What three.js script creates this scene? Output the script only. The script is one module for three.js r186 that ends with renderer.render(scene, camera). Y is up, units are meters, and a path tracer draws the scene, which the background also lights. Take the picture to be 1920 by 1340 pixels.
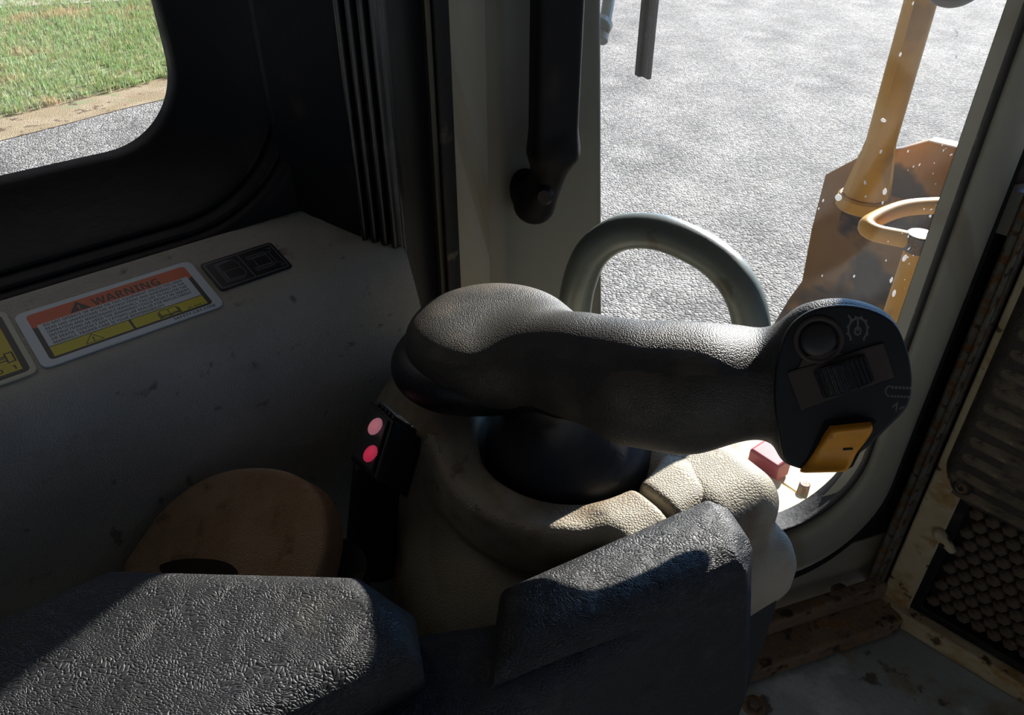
import * as THREE from 'three';
import { Sky } from 'three/addons/objects/Sky.js';
import { mergeGeometries } from 'three/addons/utils/BufferGeometryUtils.js';
import { RoundedBoxGeometry } from 'three/addons/geometries/RoundedBoxGeometry.js';

// ------------------------------------------------------------------ camera, sun, sky, exposure
const DEG = Math.PI / 180;
const scene = new THREE.Scene();
const camera = new THREE.PerspectiveCamera(50, 1920 / 1340, 0.02, 200);
const EYE = new THREE.Vector3(0, 1, 0);                       // 1 m above the cab floor
camera.position.copy(EYE);
camera.rotation.set(-35 * DEG, 0, 0);
scene.add(camera);
const renderer = new THREE.WebGLRenderer({ antialias: true });
renderer.toneMapping = THREE.LinearToneMapping;
renderer.toneMappingExposure = 1.0;
renderer.shadowMap.enabled = true;
renderer.shadowMap.type = THREE.PCFSoftShadowMap;

const SUN_AZ = 33.5, SUN_EL = 24.3;
const sunDir = new THREE.Vector3(Math.sin(SUN_AZ * DEG) * Math.cos(SUN_EL * DEG), Math.sin(SUN_EL * DEG), -Math.cos(SUN_AZ * DEG) * Math.cos(SUN_EL * DEG));
const sun = new THREE.DirectionalLight(new THREE.Color(1.0, 0.95, 0.86), 14);
sun.position.copy(sunDir).multiplyScalar(20);
sun.castShadow = true;
sun.shadow.mapSize.set(4096, 4096);
sun.shadow.radius = 1.6;
Object.assign(sun.shadow.camera, { left: -6, right: 6, top: 6, bottom: -6, near: 0.5, far: 45 });
sun.shadow.bias = -0.0004;
scene.add(sun, sun.target);
const sky = new Sky();
sky.name = 'sky';
sky.scale.setScalar(1000);
{
  const u = sky.material.uniforms;
  u.turbidity.value = 7; u.rayleigh.value = 0.3; u.mieCoefficient.value = 0.004; u.mieDirectionalG.value = 0.8;
  u.sunPosition.value.copy(sunDir);
}
scene.add(sky);
scene.backgroundIntensity = 0.29;

// ------------------------------------------------------------------ helpers
const V = (x, y, z) => new THREE.Vector3(x, y, z);
const FPX = 670 / Math.tan(25 * DEG), C35 = Math.cos(35 * DEG), S35 = Math.sin(35 * DEG);
// a sight line of the photograph (direction scaled so that its component along the lens axis is 1) and points along it
const sight = (px, py) => { const x = (px - 960) / FPX, y = (670 - py) / FPX; return V(x, y * C35 - S35, -y * S35 - C35); };
const P = (px, py, d) => sight(px, py).multiplyScalar(d).add(EYE);
const onPlane = (px, py, p0, n) => { const s = sight(px, py); return s.multiplyScalar(p0.clone().sub(EYE).dot(n) / s.dot(n)).add(EYE); };
const onY = (px, py, y) => { const s = sight(px, py); return s.multiplyScalar((y - 1) / s.y).add(EYE); };
const az = (a) => V(Math.sin(a * DEG), 0, -Math.cos(a * DEG));
const UP = V(0, 1, 0);
const lerp = (a, b, t) => a + (b - a) * t, clamp = (x, a, b) => Math.min(b, Math.max(a, x));
const sstep = (a, b, x) => { const t = clamp((x - a) / (b - a), 0, 1); return t * t * (3 - 2 * t); };
function rng(seed) { let a = seed >>> 0; return () => { a = (a + 0x6D2B79F5) >>> 0; let t = a; t = Math.imul(t ^ (t >>> 15), t | 1); t ^= t + Math.imul(t ^ (t >>> 7), t | 61); return ((t ^ (t >>> 14)) >>> 0) / 4294967296; }; }

// cab frames: left wall (u forward, y, w inward), door plane (s, y, o inward), front bulkhead (b, y, o towards the seat)
const WU = az(49), WN = az(-41).negate(), DS = az(71), DN = az(-19).negate(), BB = az(135), BN = az(45).negate();
const W = (u, y, w) => V(0, y, 0).addScaledVector(WU, u).addScaledVector(WN, w - 0.47);
const D = (s, y, o) => V(0, y, 0).addScaledVector(DS, s).addScaledVector(DN, o - 0.538);
const B = (b, y, o) => V(0, y, 0).addScaledVector(BB, b).addScaledVector(BN, o - 0.9397);

// ---- names, labels
const taken = new Map();
function numbered(name) { const n = taken.get(name) ?? 0; taken.set(name, n + 1); return n ? `${name}_${String(n).padStart(3, '0')}` : name; }
function shade(o) { o.traverse((m) => { if (m.isMesh) { m.castShadow = true; m.receiveShadow = true; } }); return o; }
function part(parent, name, geo, mat, label) { const m = new THREE.Mesh(geo, mat); m.name = name; if (label) m.userData.label = label; parent.add(m); return m; }
function thing(name, label, category, group) { const g = new THREE.Group(); g.name = numbered(name); g.userData = { label, category }; if (group) g.userData.group = group; return g; }
function place(g) {                                            // put the group's origin at the thing's base, then add it to the scene
  g.updateMatrixWorld(true);
  const b = new THREE.Box3().setFromObject(g), c = V((b.min.x + b.max.x) / 2, b.min.y, (b.min.z + b.max.z) / 2);
  if (g.isMesh) g.geometry.translate(-c.x, -c.y, -c.z); else for (const k of g.children) k.position.sub(c);
  g.position.copy(c); scene.add(shade(g)); return g;
}
function single(name, label, category, geo, mat, group) { const m = new THREE.Mesh(geo, mat); m.name = numbered(name); m.userData = { label, category }; if (group) m.userData.group = group; return place(m); }
function struct(name, label, geo, mat) { const m = new THREE.Mesh(geo, mat); m.name = name; m.userData = { kind: 'structure', label }; scene.add(shade(m)); return m; }

// ---- geometry
function box(cx, cy, cz, sx, sy, sz, ax = WU, ay = UP, azz) {  // box with given axes
  const g = new THREE.BoxGeometry(sx, sy, sz), z = azz ?? ax.clone().cross(ay).normalize();
  g.applyMatrix4(new THREE.Matrix4().makeBasis(ax, ay, z)); g.translate(cx, cy, cz); return metres(g);
}
function rbox(c, sx, sy, sz, r, ax = WU, ay = UP, seg = 3) {
  const g = new RoundedBoxGeometry(sx, sy, sz, seg, r), z = ax.clone().cross(ay).normalize(), y = z.clone().cross(ax).normalize();
  g.applyMatrix4(new THREE.Matrix4().makeBasis(ax, y, z)); g.translate(c.x, c.y, c.z); return metres(g);
}
function metres(geo) {                                         // texture coordinates in metres, each face laid out along the axis it faces most
  const g = geo.index ? geo.toNonIndexed() : geo, p = g.attributes.position, uv = new Float32Array(p.count * 2);
  const a = V(), b = V(), c = V(), n = V();
  for (let i = 0; i < p.count; i += 3) {
    a.fromBufferAttribute(p, i); b.fromBufferAttribute(p, i + 1); c.fromBufferAttribute(p, i + 2);
    n.copy(b).sub(a).cross(c.sub(a)); const x = Math.abs(n.x), y = Math.abs(n.y), z = Math.abs(n.z);
    for (let k = 0; k < 3; k++) {
      const j = i + k, X = p.getX(j), Y = p.getY(j), Z = p.getZ(j);
      if (y >= x && y >= z) { uv[j * 2] = X; uv[j * 2 + 1] = Z; } else if (x >= z) { uv[j * 2] = Z + 0.37; uv[j * 2 + 1] = Y; } else { uv[j * 2] = X + 0.71; uv[j * 2 + 1] = Y; }
    }
  }
  g.setAttribute('uv', new THREE.BufferAttribute(uv, 2)); if (!g.attributes.normal) g.computeVertexNormals(); return g;
}
function sheet(rows, closed = false, thick = 0) {              // smooth sheet through rows of points; uv in metres along and across
  const nr = rows.length, nc = rows[0].length, pos = [], uv = [], idx = [];
  let vv = 0;
  for (let r = 0; r < nr; r++) {
    if (r) vv += rows[r][nc >> 1].distanceTo(rows[r - 1][nc >> 1]);
    let uu = 0;
    for (let c = 0; c < nc; c++) { if (c) uu += rows[r][c].distanceTo(rows[r][c - 1]); pos.push(rows[r][c].x, rows[r][c].y, rows[r][c].z); uv.push(uu, vv); }
  }
  for (let r = 0; r + 1 < nr; r++) for (let c = 0; c + 1 < nc; c++) { const a = r * nc + c, b = a + 1, d = a + nc, e = d + 1; idx.push(a, d, b, b, d, e); }
  const g = new THREE.BufferGeometry();
  g.setAttribute('position', new THREE.Float32BufferAttribute(pos, 3)); g.setAttribute('uv', new THREE.Float32BufferAttribute(uv, 2)); g.setIndex(idx); g.computeVertexNormals();
  if (closed) { const n = g.attributes.normal; for (let r = 0; r < nr; r++) { const a = r * nc, b = a + nc - 1, v = V().fromBufferAttribute(n, a).add(V().fromBufferAttribute(n, b)).normalize(); n.setXYZ(a, v.x, v.y, v.z); n.setXYZ(b, v.x, v.y, v.z); } }
  if (!thick) return g;
  const h = g.clone(), hp = h.attributes.position, hn = h.attributes.normal, hi = h.index.array;
  for (let i = 0; i < hp.count; i++) { hp.setXYZ(i, hp.getX(i) - hn.getX(i) * thick, hp.getY(i) - hn.getY(i) * thick, hp.getZ(i) - hn.getZ(i) * thick); hn.setXYZ(i, -hn.getX(i), -hn.getY(i), -hn.getZ(i)); }
  for (let i = 0; i < hi.length; i += 3) { const t = hi[i]; hi[i] = hi[i + 1]; hi[i + 1] = t; }
  return mergeGeometries([g, h]);
}
function curve(pts, n, tension = 0.5) { return new THREE.CatmullRomCurve3(pts, false, 'centripetal', tension).getPoints(n); }
function tube(pts, r, seg = 48, rad = 16, closed = false) { const c = new THREE.CatmullRomCurve3(pts, closed, 'centripetal'); const g = new THREE.TubeGeometry(c, seg, r, rad, closed), L = c.getLength(), uv = g.attributes.uv; for (let i = 0; i < uv.count; i++) uv.setXY(i, uv.getX(i) * L, uv.getY(i) * 2 * Math.PI * r); return g; }
function endcap(p, dir, r) { const g = new THREE.SphereGeometry(r, 16, 10); g.translate(p.x, p.y, p.z); return g; }
function cyl(p, q, r0, r1, rad = 24, bevel = 0) {              // solid turned between two points, edges bevelled
  const L = p.distanceTo(q), b = bevel, pts = b ? [[0, 0], [r0 - b, 0], [r0, b], [r1, L - b], [r1 - b, L], [0, L]] : [[0, 0], [r0, 0], [r0, 0], [r1, L], [r1, L], [0, L]];
  const g = new THREE.LatheGeometry(pts.map(([x, y]) => new THREE.Vector2(x, y)), rad);
  g.applyQuaternion(new THREE.Quaternion().setFromUnitVectors(UP, q.clone().sub(p).normalize())); g.translate(p.x, p.y, p.z);
  const h = g.toNonIndexed(); h.computeVertexNormals(); return metres(smoothAround(h));
}
function smoothAround(g) { return g; }
// flat outline on a plane, given thickness behind the plane and a bevel
function planeFrame(p0, n, xHint) { const z = n.clone().normalize(), x = xHint.clone().addScaledVector(z, -xHint.dot(z)).normalize(), y = z.clone().cross(x); return { p0, x, y, z, to: (p) => { const q = p.clone().sub(p0); return [q.dot(x), q.dot(y), q.dot(z)]; }, at: (a, b, c = 0) => p0.clone().addScaledVector(x, a).addScaledVector(y, b).addScaledVector(z, c), m: new THREE.Matrix4().makeBasis(x, y, z).setPosition(p0) }; }
function plate(fr, outline, depth, bevel = 0, holes = [], seg = 2, lift = 0, curveSeg = 6) {
  const s = outline.isShape ? outline : new THREE.Shape(outline.map(([a, b]) => new THREE.Vector2(a, b)));
  for (const h of holes) s.holes.push(new THREE.Path(h.map(([a, b]) => new THREE.Vector2(a, b))));
  const g = new THREE.ExtrudeGeometry(s, { depth: Math.max(1e-5, depth - 2 * bevel), bevelEnabled: bevel > 0, bevelThickness: bevel, bevelSize: bevel, bevelOffset: -bevel, bevelSegments: seg, curveSegments: curveSeg });
  g.translate(0, 0, -depth + bevel + lift); g.applyMatrix4(fr.m); return metres(g);
}
const smoothLoop = (pts, n = 64) => new THREE.CatmullRomCurve3(pts.map(([a, b]) => V(a, b, 0)), true, 'centripetal').getPoints(n).slice(0, -1).map((v) => [v.x, v.y]);
function roundRect(x0, y0, x1, y1, r, n = 8) { const o = []; for (const [cx, cy, a] of [[x1 - r, y0 + r, -90], [x1 - r, y1 - r, 0], [x0 + r, y1 - r, 90], [x0 + r, y0 + r, 180]]) for (let i = 0; i <= n; i++) { const t = (a + 90 * i / n) * DEG; o.push([cx + r * Math.cos(t), cy + r * Math.sin(t)]); } return o; }

// ---- signed distance shapes and their mesh
const len3 = (x, y, z) => Math.sqrt(x * x + y * y + z * z);
const smin = (a, b, k) => { const h = Math.max(k - Math.abs(a - b), 0) / k; return Math.min(a, b) - h * h * k * 0.25; };
const smax = (a, b, k) => -smin(-a, -b, k);
const cone = (a, ra, b, rb) => { const bx = b.x - a.x, by = b.y - a.y, bz = b.z - a.z, l2 = bx * bx + by * by + bz * bz; return (x, y, z) => { const px = x - a.x, py = y - a.y, pz = z - a.z, t = clamp((px * bx + py * by + pz * bz) / l2, 0, 1); return len3(px - bx * t, py - by * t, pz - bz * t) - lerp(ra, rb, t); }; };
const ell = (c, ax, ay, azz, rx, ry, rz) => (x, y, z) => { const px = x - c.x, py = y - c.y, pz = z - c.z, a = (px * ax.x + py * ax.y + pz * ax.z), b = (px * ay.x + py * ay.y + pz * ay.z), d = (px * azz.x + py * azz.y + pz * azz.z); const k0 = len3(a / rx, b / ry, d / rz), k1 = len3(a / rx / rx, b / ry / ry, d / rz / rz); return k1 < 1e-9 ? -Math.min(rx, ry, rz) : k0 * (k0 - 1) / k1; };
const rb = (c, ax, ay, azz, hx, hy, hz, r) => (x, y, z) => { const px = x - c.x, py = y - c.y, pz = z - c.z, a = Math.abs(px * ax.x + py * ax.y + pz * ax.z) - hx + r, b = Math.abs(px * ay.x + py * ay.y + pz * ay.z) - hy + r, d = Math.abs(px * azz.x + py * azz.y + pz * azz.z) - hz + r; return len3(Math.max(a, 0), Math.max(b, 0), Math.max(d, 0)) + Math.min(Math.max(a, b, d), 0) - r; };
function poly2(pts) { const n = pts.length; return (x, y) => { let d = 1e9, s = 1; for (let i = 0, j = n - 1; i < n; j = i++) { const ex = pts[j][0] - pts[i][0], ey = pts[j][1] - pts[i][1], wx = x - pts[i][0], wy = y - pts[i][1], t = clamp((wx * ex + wy * ey) / (ex * ex + ey * ey), 0, 1), qx = wx - ex * t, qy = wy - ey * t; d = Math.min(d, qx * qx + qy * qy); const c1 = y >= pts[i][1], c2 = y < pts[j][1], c3 = ex * wy > ey * wx; if ((c1 && c2 && c3) || (!c1 && !c2 && !c3)) s = -s; } return s * Math.sqrt(d); }; }
// prism: 2D distance f2(a,b), between heights h0..h1, all edges rounded by r
const prismD = (d2, h, h0, h1, r) => { const a = d2 + r, b = Math.abs(h - (h0 + h1) / 2) - (h1 - h0) / 2 + r; return Math.sqrt(Math.max(a, 0) ** 2 + Math.max(b, 0) ** 2) + Math.min(Math.max(a, b), 0) - r; };
function sdfMesh(fn, lo, hi, cell) {
  const nx = Math.ceil((hi[0] - lo[0]) / cell) + 1, ny = Math.ceil((hi[1] - lo[1]) / cell) + 1, nz = Math.ceil((hi[2] - lo[2]) / cell) + 1, v = new Float32Array(nx * ny * nz);
  for (let k = 0, i = 0; k < nz; k++) for (let j = 0; j < ny; j++) for (let q = 0; q < nx; q++, i++) v[i] = fn(lo[0] + q * cell, lo[1] + j * cell, lo[2] + k * cell);
  const id = new Int32Array(nx * ny * nz).fill(-1), pos = [], off = [0, 1, nx, nx + 1, nx * ny, nx * ny + 1, nx * ny + nx, nx * ny + nx + 1];
  const ed = [[0, 1], [2, 3], [4, 5], [6, 7], [0, 2], [1, 3], [4, 6], [5, 7], [0, 4], [1, 5], [2, 6], [3, 7]];
  for (let k = 0; k + 1 < nz; k++) for (let j = 0; j + 1 < ny; j++) for (let q = 0; q + 1 < nx; q++) {
    const i = (k * ny + j) * nx + q; let m = 0; for (let c = 0; c < 8; c++) if (v[i + off[c]] < 0) m |= 1 << c;
    if (m === 0 || m === 255) continue;
    let X = 0, Y = 0, Z = 0, n = 0;
    for (const [a, b] of ed) { const va = v[i + off[a]], vb = v[i + off[b]]; if ((va < 0) === (vb < 0)) continue; const t = va / (va - vb); X += lerp(a & 1, b & 1, t); Y += lerp((a >> 1) & 1, (b >> 1) & 1, t); Z += lerp(a >> 2, b >> 2, t); n++; }
    id[i] = pos.length / 3; pos.push(lo[0] + (q + X / n) * cell, lo[1] + (j + Y / n) * cell, lo[2] + (k + Z / n) * cell);
  }
  const e = cell * 0.5, nor = new Float32Array(pos.length);
  for (let i = 0; i < pos.length; i += 3) {
    let [x, y, z] = [pos[i], pos[i + 1], pos[i + 2]], gx, gy, gz, l;
    for (let it = 0; it < 2; it++) { gx = fn(x + e, y, z) - fn(x - e, y, z); gy = fn(x, y + e, z) - fn(x, y - e, z); gz = fn(x, y, z + e) - fn(x, y, z - e); l = len3(gx, gy, gz) || 1; if (it === 0) { const dd = clamp(fn(x, y, z), -cell * 0.5, cell * 0.5); x -= gx / l * dd; y -= gy / l * dd; z -= gz / l * dd; } }
    pos[i] = x; pos[i + 1] = y; pos[i + 2] = z; nor[i] = gx / l; nor[i + 1] = gy / l; nor[i + 2] = gz / l;
  }
  const idx = [], quad = (a, b, c, d, f) => { if (a < 0 || b < 0 || c < 0 || d < 0) return; if (f) idx.push(a, b, c, a, c, d); else idx.push(a, c, b, a, d, c); };
  const sx = 1, sy = nx, sz = nx * ny;
  for (let k = 1; k + 1 < nz; k++) for (let j = 1; j + 1 < ny; j++) for (let q = 1; q + 1 < nx; q++) {
    const i = (k * ny + j) * nx + q, s = v[i] < 0;
    if (s !== v[i + sx] < 0) quad(id[i - sy - sz], id[i - sz], id[i], id[i - sy], s);
    if (s !== v[i + sy] < 0) quad(id[i - sx - sz], id[i - sx], id[i], id[i - sz], s);
    if (s !== v[i + sz] < 0) quad(id[i - sx - sy], id[i - sy], id[i], id[i - sx], s);
  }
  const g = new THREE.BufferGeometry(); g.setAttribute('position', new THREE.Float32BufferAttribute(pos, 3)); g.setAttribute('normal', new THREE.BufferAttribute(nor, 3)); g.setIndex(idx);
  return metres(g);
}
function boundsOf(pts, pad) { const b = new THREE.Box3().setFromPoints(pts).expandByScalar(pad); return [b.min.toArray(), b.max.toArray()]; }

// ------------------------------------------------------------------ textures (all computed, all tileable)
function lattice(seed, n) { const r = rng(seed), a = new Float32Array(n * n); for (let i = 0; i < a.length; i++) a[i] = r(); return a; }
function vnoise(lat, n, x, y) { const xi = Math.floor(x), yi = Math.floor(y), fx = x - xi, fy = y - yi, u = fx * fx * (3 - 2 * fx), w = fy * fy * (3 - 2 * fy), X = ((xi % n) + n) % n, Y = ((yi % n) + n) % n, X1 = (X + 1) % n, Y1 = (Y + 1) % n; return lerp(lerp(lat[Y * n + X], lat[Y * n + X1], u), lerp(lat[Y1 * n + X], lat[Y1 * n + X1], u), w); }
function fbm(seed, base, oct) { const L = []; for (let o = 0; o < oct; o++) L.push([lattice(seed + o * 17, base << o), base << o]); return (s, t) => { let v = 0, a = 0.5, w = 0; for (const [l, n] of L) { v += a * vnoise(l, n, s * n, t * n); w += a; a *= 0.55; } return v / w; }; }
function tex(size, fn, srgb, tile) {
  const d = new Uint8Array(size * size * 4);
  for (let j = 0, i = 0; j < size; j++) for (let k = 0; k < size; k++, i += 4) { const c = fn(k / size, j / size); if (typeof c === 'number') { d[i] = d[i + 1] = d[i + 2] = clamp(c, 0, 1) * 255; } else { d[i] = clamp(c[0], 0, 1) * 255; d[i + 1] = clamp(c[1], 0, 1) * 255; d[i + 2] = clamp(c[2], 0, 1) * 255; } d[i + 3] = 255; }
  const t = new THREE.DataTexture(d, size, size, THREE.RGBAFormat); t.wrapS = t.wrapT = THREE.RepeatWrapping; t.magFilter = THREE.LinearFilter; t.minFilter = THREE.LinearMipmapLinearFilter; t.generateMipmaps = true;
  if (srgb) t.colorSpace = THREE.SRGBColorSpace; t.repeat.set(1 / tile, 1 / tile); t.needsUpdate = true; return t;
}
const hex = (h) => [(h >> 16 & 255) / 255, (h >> 8 & 255) / 255, (h & 255) / 255];
const mix3 = (a, b, t) => [lerp(a[0], b[0], t), lerp(a[1], b[1], t), lerp(a[2], b[2], t)];
function worley(seed, n) { const r = rng(seed), px = new Float32Array(n * n), py = new Float32Array(n * n); for (let i = 0; i < n * n; i++) { px[i] = r(); py[i] = r(); } return (s, t) => { const x = s * n, y = t * n, xi = Math.floor(x), yi = Math.floor(y); let f1 = 9, f2 = 9, id = 0; for (let b = -1; b <= 1; b++) for (let a = -1; a <= 1; a++) { const cx = xi + a, cy = yi + b, k = (((cy % n) + n) % n) * n + (((cx % n) + n) % n), dx = cx + px[k] - x, dy = cy + py[k] - y, d = dx * dx + dy * dy; if (d < f1) { f2 = f1; f1 = d; id = k; } else if (d < f2) f2 = d; } return [Math.sqrt(f1), Math.sqrt(f2), id]; }; }

// vinyl: pebbled cells stretched by a warp, with longer creases between them
const vinylBump = (() => { const w = worley(5, 44), wx = fbm(11, 6, 3), wy = fbm(23, 6, 3), cr = fbm(37, 5, 4), cr2 = fbm(41, 9, 3), fine = fbm(51, 128, 2); return tex(1024, (s, t) => { const a = s + (wx(s, t) - 0.5) * 0.13, b = t + (wy(s, t) - 0.5) * 0.13, [f1, f2] = w(a, 2 * b); const cell = sstep(0.02, 0.42, f2 - f1), c1 = sstep(0, 0.05, Math.abs(cr(s, t) - 0.5)), c2 = sstep(0, 0.035, Math.abs(cr2(s, t) - 0.52)); return 0.1 + 0.55 * cell * (0.55 + 0.45 * c2) + 0.22 * c1 + 0.1 * fine(s, t); }, false, 0.085); })();
const stipple = (() => { const f = fbm(71, 48, 3), w = worley(73, 52); return tex(512, (s, t) => { const [f1] = w(s, t); return 0.55 * (1 - sstep(0.1, 0.7, f1)) + 0.45 * f(s, t); }, false, 0.042); })();
const softGrain = (() => { const w = worley(81, 70), wx = fbm(83, 8, 3), f = fbm(87, 8, 5); return tex(1024, (s, t) => { const k = wx(s, t) * 0.05, [f1, f2] = w(s + k, t - k); return 0.45 * sstep(0.05, 0.5, f2 - f1) + 0.55 * f(s, t); }, false, 0.12); })();
const roughGrain = (() => { const f = fbm(91, 32, 4); return tex(512, (s, t) => f(s, t), false, 0.2); })();
// mottled colours: two tones mixed by coarse noise, speckled with stains
function mottle(seed, a, b, stains, tile, size = 512, base = 4) { const f = fbm(seed, base, 6), A = hex(a), Bc = hex(b), S = stains.map(([c, th, wd, bs], i) => [hex(c), th, wd, fbm(seed + 101 * (i + 1), bs, 5)]); return tex(size, (s, t) => { let c = mix3(A, Bc, sstep(0.3, 0.7, f(s, t))); for (const [sc, th, wd, g] of S) c = mix3(c, sc, sstep(th, th + wd, g(s, t))); return c; }, true, tile); }
const M = {};
const std = (o) => new THREE.MeshStandardMaterial(o);
const phys = (o) => new THREE.MeshPhysicalMaterial(o);
M.beige = std({ map: mottle(201, 0xa59c8a, 0x958c7a, [[0x76644c, 0.58, 0.24, 5], [0x6d6455, 0.72, 0.14, 20]], 0.3), roughness: 0.62, bumpMap: softGrain, bumpScale: 0.00045 });
M.greyTrim = std({ map: mottle(211, 0xb0aca0, 0xa4a094, [[0x978e7d, 0.58, 0.2, 6], [0x7e786c, 0.7, 0.14, 32]], 0.3), roughness: 0.6, bumpMap: softGrain, bumpScale: 0.00045 });
M.greyPaint = std({ map: mottle(221, 0x99978a, 0x8f8c7f, [[0x837b69, 0.6, 0.2, 4]], 0.5), roughness: 0.5, bumpMap: roughGrain, bumpScale: 0.0001 });
M.pillarPaint = std({ map: mottle(223, 0x7d7c71, 0x747267, [[0x6a6455, 0.6, 0.2, 4]], 0.5), roughness: 0.5, bumpMap: roughGrain, bumpScale: 0.0001 });
M.loopPaint = phys({ map: mottle(226, 0x6f7872, 0x69716b, [[0x5a5a50, 0.66, 0.1, 10]], 0.2), roughness: 0.38, clearcoat: 0.35, clearcoatRoughness: 0.3, bumpMap: roughGrain, bumpScale: 0.0002 });
M.vinyl = std({ map: mottle(231, 0x222326, 0x1d1e21, [[0x3c3a34, 0.66, 0.2, 6]], 0.25), roughness: 0.54, bumpMap: vinylBump, bumpScale: 0.0006 });
M.vinylSide = std({ color: 0x1b1c1f, roughness: 0.55, bumpMap: vinylBump, bumpScale: 0.0006 });
M.grip = std({ map: mottle(241, 0x3a362f, 0x292725, [[0x4f483d, 0.52, 0.3, 4]], 0.16), roughness: 0.5, bumpMap: stipple, bumpScale: 0.00028 });
M.blackGloss = phys({ map: mottle(251, 0x111215, 0x15151a, [[0x3c3730, 0.68, 0.12, 9]], 0.4), roughness: 0.3, clearcoat: 0.3, clearcoatRoughness: 0.25 });
M.blackTrim = phys({ map: mottle(256, 0x17171a, 0x131315, [[0x352e27, 0.64, 0.2, 9]], 0.35), specularIntensity: 0.5, roughness: 0.62, bumpMap: roughGrain, bumpScale: 0.0005 });
M.blackPlastic = std({ color: 0x131316, roughness: 0.38, bumpMap: stipple, bumpScale: 0.00012 });
M.blackRubber = std({ map: mottle(261, 0x1d1c1c, 0x232120, [[0x5d5344, 0.64, 0.14, 7]], 0.2), roughness: 0.7, bumpMap: roughGrain, bumpScale: 0.0008 });
M.boot = std({ map: mottle(266, 0x1d1c1d, 0x282624, [[0x4d473d, 0.66, 0.2, 5]], 0.2), roughness: 0.42, bumpMap: roughGrain, bumpScale: 0.0003 });
M.suede = std({ map: mottle(271, 0xbf9f80, 0xb08d6c, [[0x93765a, 0.62, 0.2, 9]], 0.1), roughness: 0.95, bumpMap: stipple, bumpScale: 0.0008 });
M.suedeDark = std({ color: 0x2b1f19, roughness: 0.9 });
M.rimBrown = std({ color: 0x3b322b, roughness: 0.6 });
M.white = std({ color: 0xd8d8d0, roughness: 0.5 });
M.steel = std({ map: mottle(281, 0x6b6a66, 0x59544c, [[0x6b4a2c, 0.52, 0.12, 8], [0x2d2822, 0.62, 0.1, 12]], 0.12), roughness: 0.55, metalness: 0.35, bumpMap: roughGrain, bumpScale: 0.0012 });
M.rusty = std({ map: mottle(291, 0x83705c, 0x715f50, [[0x86663f, 0.55, 0.2, 8], [0x382e26, 0.6, 0.16, 10], [0x7c7264, 0.7, 0.14, 14]], 0.2), roughness: 0.85, bumpMap: roughGrain, bumpScale: 0.0025 });
M.rustyPaint = std({ map: mottle(301, 0xb7ab90, 0xa6977a, [[0x93733f, 0.57, 0.2, 6], [0x4e3b26, 0.68, 0.12, 12]], 0.22), roughness: 0.7, bumpMap: roughGrain, bumpScale: 0.0015 });
M.floor = std({ map: mottle(311, 0x9aa3aa, 0x8b9297, [[0x857a68, 0.58, 0.16, 5], [0x5a5854, 0.69, 0.1, 20], [0xb4bac2, 0.66, 0.14, 9]], 0.7, 1024), roughness: 0.6, metalness: 0.1, bumpMap: roughGrain, bumpScale: 0.001 });
M.dirtyRubber = std({ map: mottle(321, 0x3e3932, 0x35312c, [[0x5d5344, 0.56, 0.2, 10]], 0.3), roughness: 0.9, bumpMap: roughGrain, bumpScale: 0.003 });
M.mudRib = std({ map: mottle(326, 0x6b5f50, 0x5a5146, [[0x8a7860, 0.54, 0.2, 12], [0x3b352e, 0.6, 0.14, 16]], 0.25), roughness: 0.95, bumpMap: roughGrain, bumpScale: 0.002 });
M.hexBrown = std({ map: mottle(331, 0x5f5144, 0x53473d, [[0x3a3029, 0.62, 0.12, 12]], 0.1), roughness: 0.9, bumpMap: roughGrain, bumpScale: 0.0012 });
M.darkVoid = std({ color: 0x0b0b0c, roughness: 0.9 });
M.yellowSwitch = std({ map: mottle(341, 0xe29a24, 0xd38d1e, [[0x9a6a22, 0.68, 0.12, 9]], 0.05), roughness: 0.45 });
M.machine = std({ map: mottle(351, 0xd6a03a, 0xc49032, [[0xa07430, 0.6, 0.16, 5]], 1.0), roughness: 0.5 });
M.bladePaint = std({ map: mottle(361, 0xa67a36, 0x8a6432, [[0x564535, 0.52, 0.12, 3], [0x3a302c, 0.6, 0.1, 6], [0xb98546, 0.68, 0.1, 5]], 1.4), roughness: 0.6 });
M.deck = std({ map: mottle(371, 0xd9c79b, 0xcdbb95, [[0x8d8065, 0.64, 0.14, 8]], 0.4), roughness: 0.6 });
M.red = std({ color: 0x9e2436, roughness: 0.5 });
M.pane = phys({ color: 0xffffff, roughness: 0, transmission: 1, thickness: 0, ior: 1.45, side: THREE.DoubleSide });
M.paneWet = (() => { const f = fbm(461, 6, 5); return phys({ color: 0xffffff, roughness: 0.10, roughnessMap: tex(512, (s, t) => 0.55 + 0.45 * sstep(0.35, 0.65, f(s, t)), false, 0.6), transmission: 1, thickness: 0, ior: 1.45, side: THREE.DoubleSide }); })();
M.drop = phys({ color: 0xffffff, roughness: 0.35, transmission: 0.55, thickness: 0, ior: 1.33 });
M.cabPaint = std({ color: 0x76736b, roughness: 0.7 });
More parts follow.
